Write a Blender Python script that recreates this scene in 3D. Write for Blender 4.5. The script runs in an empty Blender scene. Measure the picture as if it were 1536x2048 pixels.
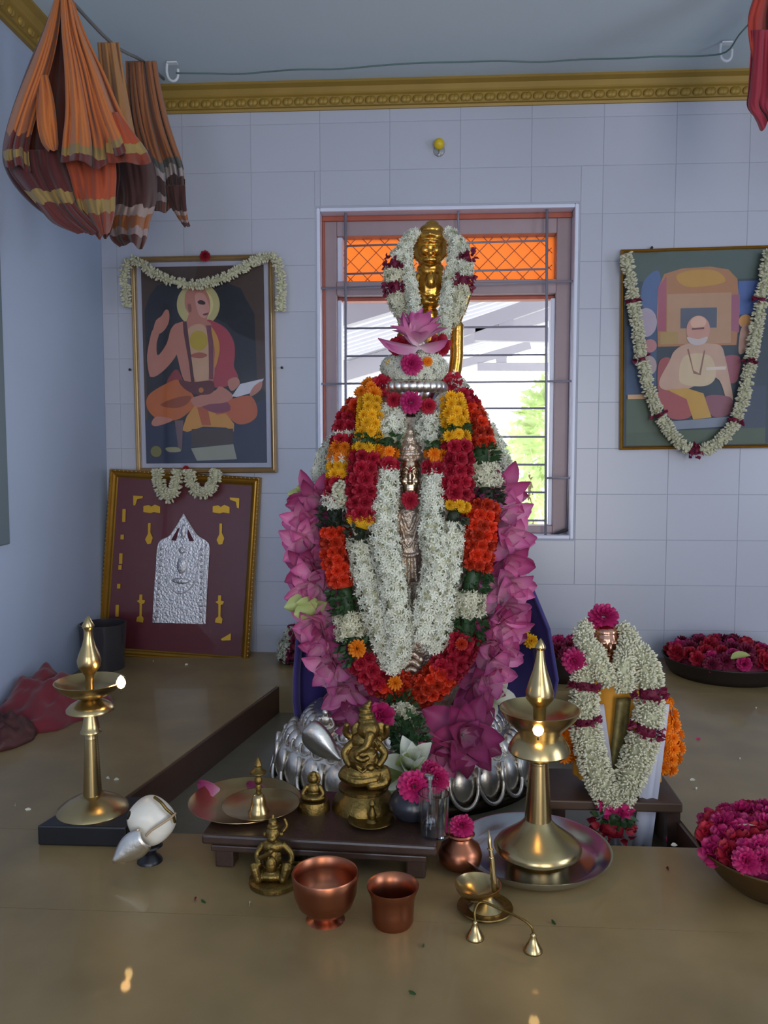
import bpy, bmesh, math, random
import numpy as np
from mathutils import Vector, Matrix, Euler, noise

random.seed(7); np.random.seed(7)
sc = bpy.context.scene
COL = sc.collection

# ------------------------------------------------------------------ camera
F = 1650.0
PITCH, YAW, CAMH = math.radians(4.3), math.radians(3.4), 0.65
cam_d = bpy.data.cameras.new('camera'); cam = bpy.data.objects.new('camera', cam_d); COL.objects.link(cam)
cam_d.sensor_fit = 'VERTICAL'; cam_d.sensor_height = 36.0; cam_d.lens = F / 2048 * 36.0
cam_d.clip_start = 0.02; cam_d.clip_end = 200
cam.location = (0, 0, CAMH); cam.rotation_euler = (math.pi / 2 - PITCH, 0, YAW)
sc.camera = cam
# ------------------------------------------------------------------ sky, lights, exposure
sc.view_settings.view_transform = 'Standard'; sc.view_settings.look = 'None'
sc.view_settings.gamma = 1.0; sc.view_settings.use_curve_mapping = False
sc.view_settings.exposure = 0.35
w = bpy.data.worlds.new('sky'); sc.world = w; w.use_nodes = True
bg = w.node_tree.nodes['Background']; bg.inputs[0].default_value = (0.93, 0.97, 1.0, 1); bg.inputs[1].default_value = 3.8
def area(name, loc, rot, sx, sy, power, col):
    d = bpy.data.lights.new(name, 'AREA'); d.shape = 'RECTANGLE'; d.size = sx; d.size_y = sy; d.energy = power; d.color = col
    o = bpy.data.objects.new(name, d); COL.objects.link(o); o.location = loc; o.rotation_euler = rot
    return o
R90 = math.pi / 2
area('doorway_daylight', (0.95, -1.93, 0.45), (R90, 0, 0), 1.1, 2.0, 34, (1.0, 0.95, 0.88))
area('front_window_daylight', (-0.55, -1.93, 0.75), (R90, 0, 0), 0.8, 1.2, 14, (0.74, 0.84, 1.0))
area('side_window_daylight', (2.13, 0.3, 0.85), (R90, 0, R90), 1.0, 1.1, 16, (0.74, 0.84, 1.0))

RM = Matrix.Rotation(YAW, 3, 'Z') @ Matrix.Rotation(math.pi / 2 - PITCH, 3, 'X')
CP = Vector((0, 0, CAMH)); FWD = RM @ Vector((0, 0, -1))
def ray(px, py): return RM @ Vector(((px - 768) / F, -(py - 1024) / F, -1))
def at_y(px, py, Y): d = ray(px, py); return CP + d * (Y / d.y)
def at_x(px, py, X): d = ray(px, py); return CP + d * (X / d.x)
def at_z(px, py, z=0.0): d = ray(px, py); return CP + d * ((z - CAMH) / d.z)
def mpp(p): return (Vector(p) - CP).dot(FWD) / F

# ------------------------------------------------------------------ materials
def lin(h, g=1.0):
    h = h.lstrip('#'); o = []
    for i in (0, 2, 4):
        c = int(h[i:i + 2], 16) / 255
        o.append(min(1.0, g * (c / 12.92 if c <= 0.04045 else ((c + 0.055) / 1.055) ** 2.4)))
    return o
MATS = {}
def mat(name, col, rough=0.5, metal=0.0, g=1.0, var=0.0, vscale=20.0, bump=0.0, bscale=60.0, coat=0.0, spec=0.5, trans=0.0, emit=0.0, rnd=0.0, sss=0.0, alpha=1.0, attr=None, sheen=0.0, thin=0.0):
    if name in MATS: return MATS[name]
    m = bpy.data.materials.new(name); m.use_nodes = True; MATS[name] = m
    nt = m.node_tree; b = nt.nodes['Principled BSDF']; L = nt.links
    c = lin(col, g) if isinstance(col, str) else list(col)
    b.inputs['Base Color'].default_value = (*c, 1); b.inputs['Roughness'].default_value = rough; b.inputs['Metallic'].default_value = metal
    b.inputs['Coat Weight'].default_value = coat; b.inputs['Coat Roughness'].default_value = 0.12
    b.inputs['Specular IOR Level'].default_value = spec; b.inputs['Transmission Weight'].default_value = trans
    b.inputs['Sheen Weight'].default_value = sheen; b.inputs['Alpha'].default_value = alpha
    if emit: b.inputs['Emission Color'].default_value = (*c, 1); b.inputs['Emission Strength'].default_value = emit
    src = None
    if attr:
        a = nt.nodes.new('ShaderNodeVertexColor'); a.layer_name = attr; src = a.outputs[0]
    def mixmul(src, fac_out, lo, hi):
        mr = nt.nodes.new('ShaderNodeMapRange'); mr.inputs['To Min'].default_value = lo; mr.inputs['To Max'].default_value = hi
        L.new(fac_out, mr.inputs['Value'])
        hv = nt.nodes.new('ShaderNodeHueSaturation'); L.new(mr.outputs[0], hv.inputs['Value'])
        if src is None: hv.inputs['Color'].default_value = (*c, 1)
        else: L.new(src, hv.inputs['Color'])
        return hv.outputs[0]
    if var:
        tc = nt.nodes.new('ShaderNodeTexCoord'); n = nt.nodes.new('ShaderNodeTexNoise'); n.inputs['Scale'].default_value = vscale; n.inputs['Detail'].default_value = 4
        L.new(tc.outputs['Object'], n.inputs['Vector']); src = mixmul(src, n.outputs['Fac'], 1 - 2 * var, 1 + 2 * var)
    if rnd:
        oi = nt.nodes.new('ShaderNodeObjectInfo'); src = mixmul(src, oi.outputs['Random'], 1 - rnd, 1 + rnd)
    if src is not None: L.new(src, b.inputs['Base Color'])
    if bump:
        tc = nt.nodes.new('ShaderNodeTexCoord'); n = nt.nodes.new('ShaderNodeTexNoise'); n.inputs['Scale'].default_value = bscale; n.inputs['Detail'].default_value = 3
        L.new(tc.outputs['Object'], n.inputs['Vector'])
        bp = nt.nodes.new('ShaderNodeBump'); bp.inputs['Strength'].default_value = bump; bp.inputs['Distance'].default_value = 0.01
        L.new(n.outputs['Fac'], bp.inputs['Height']); L.new(bp.outputs[0], b.inputs['Normal'])
    if thin:   # petals and thin cloth let light through
        t = nt.nodes.new('ShaderNodeBsdfTranslucent'); mx = nt.nodes.new('ShaderNodeMixShader'); mx.inputs[0].default_value = thin
        if src is not None: L.new(src, t.inputs[0])
        else: t.inputs[0].default_value = (*c, 1)
        L.new(b.outputs[0], mx.inputs[1]); L.new(t.outputs[0], mx.inputs[2]); L.new(mx.outputs[0], nt.nodes['Material Output'].inputs[0])
    return m

# ------------------------------------------------------------------ mesh helpers
class MB:
    def __init__(s): s.v = []; s.f = []; s.c = []
    def add(s, V, Fc, col=None):
        k = len(s.v); s.v += [tuple(p) for p in V]; s.f += [tuple(i + k for i in q) for q in Fc]; s.c += [col] * len(Fc); return s
    def box(s, c, d, M=None, col=None):
        x, y, z = (q / 2 for q in d); V = [Vector((a * x, b * y, e * z)) for e in (-1, 1) for b in (-1, 1) for a in (-1, 1)]
        V = [(M @ q if M else q) + Vector(c) for q in V]
        return s.add(V, [(0, 2, 3, 1), (4, 5, 7, 6), (0, 1, 5, 4), (2, 6, 7, 3), (0, 4, 6, 2), (1, 3, 7, 5)], col)
    def hexa(s, V, col=None):   # bottom four then top four, both counter-clockwise from above
        return s.add(V, [(3, 2, 1, 0), (4, 5, 6, 7), (0, 1, 5, 4), (1, 2, 6, 5), (2, 3, 7, 6), (3, 0, 4, 7)], col)
    def lathe(s, prof, n=40, c=(0, 0, 0), ey=1.0, M=None, caps=True, lob=0, lamp=0.0):
        V = []; Fc = []; c = Vector(c)
        for r, z in prof:
            for i in range(n):
                a = 2 * math.pi * i / n; rr = r * (1 + (lamp * math.cos(lob * a) if lob else 0)); p = Vector((rr * math.cos(a), rr * math.sin(a) * ey, z)); V.append((M @ p if M else p) + c)
        m = len(prof)
        for j in range(m - 1):
            for i in range(n): Fc.append((j * n + i, j * n + (i + 1) % n, (j + 1) * n + (i + 1) % n, (j + 1) * n + i))
        if caps:
            if prof[0][0] > 1e-5: Fc.append(tuple(range(n))[::-1])
            if prof[-1][0] > 1e-5: Fc.append(tuple((m - 1) * n + i for i in range(n)))
        return s.add(V, Fc)
    def tube(s, pts, r, n=8, caps=True):
        pts = [Vector(p) for p in pts]; V = []; Fc = []; up = None
        for i, p in enumerate(pts):
            t = (pts[min(i + 1, len(pts) - 1)] - pts[max(i - 1, 0)]).normalized()
            if up is None: up = Vector((0, 0, 1)) if abs(t.z) < 0.9 else Vector((0, 1, 0))
            a = t.cross(up).normalized(); b = a.cross(t); up = b
            rr = r[i] if isinstance(r, (list, tuple)) else r
            for k in range(n):
                q = 2 * math.pi * k / n; V.append(p + a * (rr * math.cos(q)) + b * (rr * math.sin(q)))
        for i in range(len(pts) - 1):
            for k in range(n): Fc.append((i * n + k, i * n + (k + 1) % n, (i + 1) * n + (k + 1) % n, (i + 1) * n + k))
        if caps: Fc += [tuple(range(n))[::-1], tuple((len(pts) - 1) * n + k for k in range(n))]
        return s.add(V, Fc)
    def ell(s, c, r, n=16, m=10, M=None):
        V = []; Fc = []; c = Vector(c)
        for j in range(m + 1):
            th = math.pi * j / m
            for i in range(n):
                a = 2 * math.pi * i / n; p = Vector((r[0] * math.sin(th) * math.cos(a), r[1] * math.sin(th) * math.sin(a), -r[2] * math.cos(th))); V.append((M @ p if M else p) + c)
        for j in range(m):
            for i in range(n): Fc.append((j * n + i, j * n + (i + 1) % n, (j + 1) * n + (i + 1) % n, (j + 1) * n + i))
        return s.add(V, Fc)
    def grid(s, P, col=None):
        h = len(P); wd = len(P[0]); V = [p for row in P for p in row]
        return s.add(V, [(j * wd + i, j * wd + i + 1, (j + 1) * wd + i + 1, (j + 1) * wd + i) for j in range(h - 1) for i in range(wd - 1)], col)
    def poly(s, P, th, col=None, dirv=(0, -1, 0)):   # flat outline with its own thickness
        n = len(P); d = Vector(dirv) * th; P = [Vector(p) for p in P]
        return s.add(P + [p + d for p in P], [tuple(range(n))[::-1], tuple(range(n, 2 * n))] + [(i, (i + 1) % n, n + (i + 1) % n, n + i) for i in range(n)], col)
    def mesh(s, name, smooth=True):
        me = bpy.data.meshes.new(name); me.from_pydata([tuple(p) for p in s.v], [], s.f)
        if any(c is not None for c in s.c):
            a = me.color_attributes.new('tint', 'FLOAT_COLOR', 'CORNER'); arr = []
            for p, c in zip(me.polygons, s.c): arr += ([*c, 1.0]) * p.loop_total
            a.data.foreach_set('color', arr)
        me.validate(); me.update()
        if smooth: me.shade_smooth()
        return me
    def build(s, name, m, parent=None, smooth=True, bevel=0.0, seg=2, auto=None, loc=None):
        return obj(name, s.mesh(name, smooth), m, parent, bevel=bevel, seg=seg, auto=auto, loc=loc)
def obj(name, me, m=None, parent=None, loc=None, M=None, bevel=0, seg=2, auto=None):
    o = bpy.data.objects.new(name, me); COL.objects.link(o)
    if m is not None and len(me.materials) == 0: me.materials.append(m)
    if parent: o.parent = parent
    if loc is not None: o.location = loc
    if M is not None: o.matrix_local = M
    if bevel:
        b = o.modifiers.new('bevel', 'BEVEL'); b.width = bevel; b.segments = seg; b.limit_method = 'ANGLE'; b.angle_limit = math.radians(40); b.harden_normals = False
    if auto:
        pass
    return o
def sharp(me, deg=35):
    me.set_sharp_from_angle(angle=math.radians(deg)); return me
def tag(o, label=None, cat=None, group=None, kind=None):
    if label: o['label'] = label
    if cat: o['category'] = cat
    if group: o['group'] = group
    if kind: o['kind'] = kind
    return o
def thing(name, label, cat, loc, group=None, rot=(0, 0, 0)):
    o = bpy.data.objects.new(name, None); COL.objects.link(o); o.location = loc; o.rotation_euler = rot; o.empty_display_size = 0.05
    return tag(o, label, cat, group)
def struct(o): o['kind'] = 'structure'; return o
def cr(pts, n=8, closed=False):
    """Catmull-Rom through points of any dimension"""
    P = [np.array(p, float) for p in pts]; out = []; N = len(P)
    rng = range(N) if closed else range(N - 1)
    for i in rng:
        g = (lambda k: P[k % N]) if closed else (lambda k: P[min(max(k, 0), N - 1)])
        a, b, c, d = g(i - 1), g(i), g(i + 1), g(i + 2)
        for k in range(n):
            t = k / n; out.append(0.5 * ((2 * b) + (c - a) * t + (2 * a - 5 * b + 4 * c - d) * t * t + (3 * b - a - 3 * c + d) * t ** 3))
    if not closed: out.append(P[-1])
    return out
class Loc:
    """a thing traced on the vertical plane through its base: pixels -> metres relative to that base"""
    def __init__(s, base): s.b = Vector(base); s.Y = base[1]; s.m = mpp(base)
    def p(s, px, py, d=0): q = at_y(px, py, s.Y) - s.b; q.y -= d * s.m; return q     # d: pixels towards the camera
    def prof(s, ax, pr): return [(r * s.m, s.p(ax, y).z) for r, y in pr]
def lathe_thing(L, ax, pr, name, m, parent, n=40, flip=True, **k):
    pr = L.prof(ax, pr)
    if flip: pr = pr[::-1]
    x = L.p(ax, 1000).x * 0 + (at_y(ax, 1500, L.Y).x - L.b.x)
    mb = MB(); mb.lathe(pr, n, (x, 0, 0), **k); o = mb.build(name, m, parent); sharp(o.data, 50); return o
def blob(L, prims, name, m, parent, vox=1.3, smooth=4):
    """continuous figure: ellipsoids and limbs fused into one surface"""
    mb = MB(); u = L.m
    for q in prims:
        if q[0] == 'e':   # px,py,d, rx,rdepth,rz, rot
            _, px, py, d, rx, ry, rz = q[:7]; rot = math.radians(q[7]) if len(q) > 7 else 0
            mb.ell(L.p(px, py, d), (rx * u, ry * u, rz * u), 16, 10, Matrix.Rotation(rot, 3, 'Y'))
        else:             # limb through points (px,py,d,r)
            P = cr([(*L.p(a, b, d), r * u) for a, b, d, r in q[1]], 4)
            mb.tube([p[:3] for p in P], [float(p[3]) for p in P], 10)
            for e in (P[0], P[-1]): mb.ell(e[:3], (e[3],) * 3, 10, 8)
    o = mb.build(name, m, parent)
    r = o.modifiers.new('fuse', 'REMESH'); r.mode = 'VOXEL'; r.voxel_size = vox * u; r.use_smooth_shade = True
    if smooth: s_ = o.modifiers.new('soften', 'SMOOTH'); s_.factor = 0.5; s_.iterations = smooth
    return o

# ------------------------------------------------------------------ palette
M_wall = mat('wall_paint', '#a2b0c8', 0.45, g=1.15, var=0.03, vscale=2.0)
M_tile = mat('glazed_tile', '#b0b2be', 0.28, g=1.08, rnd=0.015, var=0.02, vscale=3)
M_grout = mat('grout', '#acaeba', 0.7, g=1.04)
M_ceil = mat('ceiling_paint', '#b0bec6', 0.75, g=1.25)
M_gold_trim = mat('gold_trim_paint', '#9a7c34', 0.5, 0.15, g=1.0, var=0.08, vscale=12)
M_stone = mat('polished_granite', '#8a754f', 0.42, g=1.04, var=0.24, vscale=7, coat=0.22); M_stone.node_tree.nodes['Principled BSDF'].inputs['Coat Roughness'].default_value = 0.045
M_brass = mat('polished_brass', '#b9a273', 0.26, 1.0, var=0.08, vscale=30, g=1.0)
M_brass_old = mat('aged_brass', '#7c6638', 0.44, 1.0, var=0.18, vscale=60, bump=0.15, bscale=160)
M_silver = mat('silver', '#f0e9dc', 0.36, 1.0, var=0.05, vscale=40, bump=0.10, bscale=60)
M_silver_dull = mat('embossed_silver', '#dccab8', 0.46, 0.9, var=0.10, vscale=60, bump=0.5, bscale=130)
M_gold = mat('gold', '#cf9a48', 0.24, 1.0, var=0.06, vscale=50, bump=0.12, bscale=90)
M_copper = mat('copper', '#a86a4e', 0.34, 1.0, var=0.12, vscale=20)
M_steel = mat('steel', '#c8ccd2', 0.20, 1.0, var=0.05)
M_white_plastic = mat('white_plastic', '#d8dce0', 0.4)
M_black = mat('black_stone', '#1c1c20', 0.35, var=0.1, vscale=30)
M_wood = mat('dark_wood', '#3a2820', 0.42, var=0.2, vscale=25, bump=0.1, coat=0.2)
# ================================================================== THE ROOM
D = 2.6
XL = at_y(206, 600, D).x; XR = 2.2; YF = -2.0
ZC = at_y(768, 172, D).z; ZF = -0.80
# window opening
W0 = at_y(634, 700, D).x; W1 = at_y(1153, 700, D).x
WZ1 = at_y(890, 412, D).z; WZ0 = at_y(1100, 1078, D).z
TH = 0.14
def wall_with_hole(name, m):
    mb = MB()
    for (x0, x1, z0, z1) in ((XL - 0.1, W0, ZF, ZC + 0.1), (W1, XR + 0.1, ZF, ZC + 0.1), (W0, W1, ZF, WZ0), (W0, W1, WZ1, ZC + 0.1)):
        mb.box(((x0 + x1) / 2, D + TH / 2 - .00225, (z0 + z1) / 2), (x1 - x0, TH + .0045, z1 - z0))
    return struct(mb.build(name, m, smooth=False))
wall_back = wall_with_hole('wall_back', M_grout)
tag(wall_back, 'pale lavender tiled wall behind the shrine')
# glazed tiles, each its own piece, stopping at the window
TW = (at_y(1331, 1100, D).x - at_y(1191, 1100, D).x); TX0 = at_y(1191, 1100, D).x
TZ0 = at_y(1191, 1169, D).z; THh = (at_y(1191, 897, D).z - TZ0) / 3
tile_cache = {}
def tile_mesh(w_, h_):
    k = (round(w_, 4), round(h_, 4))
    if k not in tile_cache:
        mb = MB(); a, b, t, e = w_ / 2, h_ / 2, 0.006, 0.0007
        V = [(-a, 0, -b), (a, 0, -b), (a, 0, b), (-a, 0, b), (-a, -t + e, -b), (a, -t + e, -b), (a, -t + e, b), (-a, -t + e, b), (-a + e, -t, -b + e), (a - e, -t, -b + e), (a - e, -t, b - e), (-a + e, -t, b - e)]
        mb.add(V, [(8, 9, 10, 11), (4, 5, 9, 8), (5, 6, 10, 9), (6, 7, 11, 10), (7, 4, 8, 11), (0, 1, 5, 4), (1, 2, 6, 5), (2, 3, 7, 6), (3, 0, 4, 7)])
        tile_cache[k] = mb.mesh('tile', False); tile_cache[k].materials.append(M_tile)
    return tile_cache[k]
def sub(rects, hole):
    out = []
    for x0, x1, z0, z1 in rects:
        hx0, hx1, hz0, hz1 = hole
        if x1 <= hx0 or x0 >= hx1 or z1 <= hz0 or z0 >= hz1: out.append((x0, x1, z0, z1)); continue
        if x0 < hx0: out.append((x0, hx0, z0, z1))
        if x1 > hx1: out.append((hx1, x1, z0, z1))
        xa, xb = max(x0, hx0), min(x1, hx1)
        if z0 < hz0: out.append((xa, xb, z0, hz0))
        if z1 > hz1: out.append((xa, xb, hz1, z1))
    return out
for i in range(-12, 8):
    for j in range(-2, 16):
        x0 = max(TX0 + i * TW, XL); x1 = min(TX0 + (i + 1) * TW, XR); z0 = max(TZ0 + j * THh, -0.03); z1 = min(TZ0 + (j + 1) * THh, ZC - 0.01)
        if x1 - x0 < 0.01 or z1 - z0 < 0.01: continue
        for a, b, c, d in sub([(x0, x1, z0, z1)], (W0 - 0.004, W1 + 0.004, WZ0 - 0.004, WZ1 + 0.004)):
            g = 0.0005
            if b - a < 0.006 or d - c < 0.006: continue
            obj('tile', tile_mesh(b - a - 2 * g, d - c - 2 * g), None, wall_back, loc=((a + b) / 2, D, (c + d) / 2))
def slab(name, x0, x1, y0, y1, z0, z1, m):
    return struct(MB().box(((x0 + x1) / 2, (y0 + y1) / 2, (z0 + z1) / 2), (x1 - x0, y1 - y0, z1 - z0)).build(name, m, smooth=False))
tag(slab('wall_left', XL - 0.12, XL, YF, D, ZF, ZC + 0.1, M_wall), 'pale blue painted side wall')
tag(slab('wall_right', XR, XR + 0.12, YF, D, ZF, ZC + 0.1, M_wall), 'pale blue painted side wall out of view')
tag(slab('wall_front', XL - 0.1, XR + 0.1, YF - 0.12, YF, ZF, ZC + 0.1, M_wall), 'pale painted wall behind the viewer')
tag(slab('ceiling', XL - 0.1, XR + 0.1, YF, D + TH, ZC, ZC + 0.1, M_ceil), 'plain pale blue grey ceiling')
tag(slab('floor', XL - 0.1, XR + 0.1, YF, D, ZF - 0.1, ZF, mat('floor_stone', '#8a8478', 0.4, var=0.06)), 'grey stone floor')
# gilded cornice, moulding profile with leaf ornaments
zb = at_y(900, 217, D).z; hc = ZC - zb; dp = 0.055
prof = [(0, zb), (-0.012, zb), (-0.014, zb + 0.10 * hc), (-0.022, zb + 0.12 * hc), (-0.024, zb + 0.5 * hc), (-0.030, zb + 0.56 * hc), (-0.033, zb + 0.62 * hc), (-0.040, zb + 0.80 * hc), (-dp, zb + 0.9 * hc), (-dp, ZC)]
def extr(name, A, B, pf, m):   # A,B end points on the wall line; pf: (offset into the room, z)
    A, B = Vector(A), Vector(B); t = (B - A).normalized(); nrm = Vector((t.y, -t.x, 0)) 
    mb = MB(); mb.grid([[Vector((p.x, p.y, 0)) + nrm * (-o) + Vector((0, 0, z)) for o, z in pf] for p in (A, B)])
    return mb.build(name, m, smooth=False)
t1 = struct(extr('trim_1', (XL, D, 0), (XR, D, 0), prof, M_gold_trim)); tag(t1, 'gold painted plaster cornice along the tiled wall')
t2 = struct(extr('trim_2', (XL, YF, 0), (XL, D, 0), prof, M_gold_trim)); tag(t2, 'gold painted plaster cornice along the side wall')
lf = MB()
hl = 0.34 * hc
for sgn in (1, -1):
    lf.ell((sgn * 0.005, -0.024, zb * 0 + 0), (0.011, 0.007, hl * 0.5), 8, 6, Matrix.Rotation(math.radians(32), 3, 'Y'))
leafm = lf.mesh('ornament'); leafm.materials.append(M_gold_trim)
nor = int((XR - XL) / 0.036)
for i in range(nor): obj('ornament', leafm, None, t1, loc=(XL + 0.06 + i * 0.036, D, zb + 0.31 * hc))
for i in range(20): 
    o = obj('ornament', leafm, None, t2, loc=(XL, D - 0.08 - i * 0.05, zb + 0.31 * hc)); o.rotation_euler = (0, 0, -R90 + math.pi)
# edge of an opening in the side wall
Yt = at_x(5, 700, XL).y
zt0 = at_x(4, 1090, XL).z; zt1 = at_x(4, 430, XL).z
t3 = MB(); t3.box((XL + 0.006, Yt - 0.055, (zt0 + zt1) / 2), (0.012, 0.08, zt1 - zt0))
o = struct(t3.build('trim_3', mat('grey_frame', '#5f6f78', 0.5), smooth=False, bevel=0.004)); tag(o, 'grey wooden edge of the side wall opening')

# ------------------------------------------------------------------ window
M_fr = mat('window_mauve_paint', '#a58f93', 0.45, g=1.0, var=0.04)
M_fr_red = mat('window_red_primer', '#a65440', 0.5, g=1.1, var=0.06)
M_reveal = mat('window_reveal_marble', '#c9ccdc', 0.3, g=1.2, var=0.03)
M_rod = mat('grille_steel', '#8e8c9a', 0.5, 0.2)
win = struct(bpy.data.objects.new('window_1', None)); COL.objects.link(win); win.location = ((W0 + W1) / 2, D, WZ0); tag(win, 'barred window with an orange top pane behind the statue')
wb = Vector(win.location)
def wbox(name, x0, x1, y0, y1, z0, z1, m, bev=0.003):
    mb = MB(); mb.box(Vector(((x0 + x1) / 2, (y0 + y1) / 2, (z0 + z1) / 2)) - wb, (x1 - x0, y1 - y0, z1 - z0)); return mb.build(name, m, win, smooth=False, bevel=bev)
rt = 0.012
wbox('reveal_lining', W0, W0 + rt, D - 0.006, D + TH, WZ0, WZ1, M_reveal); wbox('reveal_lining', W1 - rt, W1, D - 0.006, D + TH, WZ0, WZ1, M_reveal)
wbox('reveal_lining', W0 + rt, W1 - rt, D - 0.006, D + TH, WZ1 - rt, WZ1, M_reveal); wbox('sill', W0 + rt, W1 - rt, D - 0.006, D + TH, WZ0, WZ0 + rt, M_reveal)
fx0, fx1, fz0, fz1 = W0 + rt, W1 - rt, WZ0 + rt, WZ1 - rt; fw = 0.045; fy0, fy1 = D + 0.055, D + 0.115
wbox('frame_jamb', fx0, fx0 + fw, fy0, fy1, fz0, fz1, M_fr); wbox('frame_jamb', fx1 - fw, fx1, fy0, fy1, fz0, fz1, M_fr)
wbox('frame_head', fx0 + fw, fx1 - fw, fy0, fy1, fz1 - 0.06, fz1, M_fr); wbox('frame_sill', fx0 + fw, fx1 - fw, fy0, fy1, fz0, fz0 + 0.025, M_fr)
zt = at_y(900, 578, D + .08).z
wbox('transom', fx0 + fw, fx1 - fw, fy0 - 0.005, fy1, zt - 0.022, zt + 0.022, M_fr); wbox('transom_lip', fx0 + fw, fx1 - fw, fy0 + 0.03, fy1 + 0.012, zt - 0.034, zt - 0.022, M_fr_red)
wbox('head_lip', fx0, fx1, fy0 - 0.012, fy0, fz1 - 0.016, fz1, M_fr_red); wbox('jamb_lip', fx0, fx0 + 0.008, fy0 - 0.012, fy0, fz0, fz1 - 0.016, M_fr_red)
wbox('inner_lip', fx0 + fw, fx0 + fw + 0.018, fy0 + 0.01, fy1, zt + 0.022, fz1 - 0.06, M_reveal); wbox('inner_lip', fx0 + fw, fx0 + fw + 0.014, fy0 + 0.01, fy1, fz0 + 0.025, zt - 0.034, M_reveal)
wbox('inner_lip', fx1 - fw - 0.014, fx1 - fw, fy0 + 0.01, fy1, fz0 + 0.025, zt - 0.034, M_reveal)
# orange pane, light from outside passes through it
m_or = mat('orange_pane', (1.0, .46, .13), 0.5, thin=0.6, var=0.03, vscale=3)
wbox('orange_pane', fx0 + fw, fx1 - fw, fy1 - 0.012, fy1 - 0.008, zt + 0.022, fz1 - 0.06, m_or, 0)
# diamond wire mesh in the transom light
mb = MB(); sx0, sx1, sz0, sz1 = fx0 + fw, fx1 - fw, zt + 0.022, fz1 - 0.06; hh = sz1 - sz0
k = sx0 - hh
while k < sx1:
    for sgn in (1, -1):
        P = []
        for q in range(9):
            u = q / 8; x = k + u * hh; z = sz0 + u * hh if sgn > 0 else sz1 - u * hh
            if sx0 <= x <= sx1: P.append(Vector((x, fy1 - 0.02 + 0.002 * sgn, z)) - wb)
        if len(P) > 1: mb.tube(P, 0.0012, 4)
    k += 0.055
tag(mb.build('wire_mesh', mat('mesh_wire', '#b0705c', .6), win), kind='stuff')
# security grille
gy = D + 0.012
def rod(px0, py0, px1, py1, r=0.0032):
    a = at_y(px0, py0, gy); b = at_y(px1, py1, gy); MB().tube([a - wb, b - wb], r, 8).build('grille_bar', M_rod, win)
for px in (691, 1094): rod(px + 0.0, 408, px - (3 if px > 768 else -1), 1074, 0.0042)
rod(916, 408, 917, 470)
for py0, py1 in ((492, 481), (548, 538)): rod(691, py0, 1094, py1)
for py in (655, 711, 817, 874, 929, 984, 1040): rod(691, py + (900 - py) * 0.008, 1094, py - (900 - py) * 0.008)
for py in (765,): rod(626, py + 3, 1158, py - 3)
rod(626, 577, 1158, 562)
rod(1094, 956, 1155, 956)
# clear panes of the lower lights stay open to the porch; a dark latch stay hangs at the corner
mb = MB(); P = [at_y(1149, 850, D + .03), at_y(1143, 940, D + .03), at_y(1141, 1010, D + .03), at_y(1138, 1058, D + .03), at_y(1100, 1071, D + .03)]
mb.tube([p - wb for p in P], [0.003, 0.008, 0.009, 0.008, 0.004], 8); mb.build('window_stay', mat('dark_iron', '#2c2a30', 0.5), win)

# ------------------------------------------------------------------ the porch outside
M_sheet = mat('galvanised_sheet', '#dcdce4', 0.5, g=1.0); M_beam = mat('porch_steel', '#a9a6b0', 0.5, g=1.0)
sl = math.tan(math.radians(16)); x_a, x_b = -3.2, 2.6
zr = lambda x: 1.30 + (x + 0.4) * sl
roof = thing('porch_roof', 'white ridged metal sheet roof seen from below beyond the window', 'roof', (-0.4, 5.5, 1.30)); rb = Vector(roof.location)
Ya, Yb, pitch_ = D + 0.35, 9.0, 0.155; ns = 12; 
y = Ya; ridgem = None
while y < Yb:
    pf = [(0, 0.045), (0.012, 0), (0.06, 0), (0.072, 0.045), (pitch_, 0.045)]
    if ridgem is None:
        mb = MB(); mb.grid([[Vector((x, py, zr(x) + pz)) - rb for py, pz in pf] for x in (x_a, x_b)]); ridgem = mb.mesh('sheet_ridge', False); ridgem.materials.append(M_sheet)
    o = obj('sheet_ridge', ridgem, None, roof, loc=(0, y, 0)); s_ = o.modifiers.new('thick', 'SOLIDIFY'); s_.thickness = 0.002
    bm_ = MB().hexa([Vector((x, yy_, zr(x) + zz_)) - rb for x in (x_a, x_b) for yy_, zz_ in ((.10, .012), (.128, .012), (.128, .044), (.10, .044))]).mesh('rib_shade_strip', False) if y == Ya else bm_
    obj('rib_shade_strip', bm_, mat('rib_shade_grey', '#7c7c88', .6), roof, loc=(0, y, 0))  # grey strips added to draw the dark shade lines between the ribs
    y += pitch_
def beam(name, root, A, B, w_, h_, m=M_beam):
    A, B = Vector(A) - Vector(root.location), Vector(B) - Vector(root.location); mb = MB(); d = (B - A); t = d.normalized(); s1 = t.cross(Vector((0, 1, 0))).normalized()
    if s1.length < .5: s1 = Vector((1, 0, 0))
    s2 = Vector((0, 1, 0))
    V = [p + s1 * (a * h_ / 2) + s2 * (b * w_ / 2) for p in (A, B) for a, b in ((-1, -1), (1, -1), (1, 1), (-1, 1))]
    mb.hexa(V); return mb.build(name, m, root, smooth=False)
for Yt_ in (3.55, 5.6):
    beam('rafter', roof, (x_a, Yt_, zr(x_a) - 0.07), (x_b, Yt_, zr(x_b) - 0.07), 0.06, 0.12)
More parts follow.
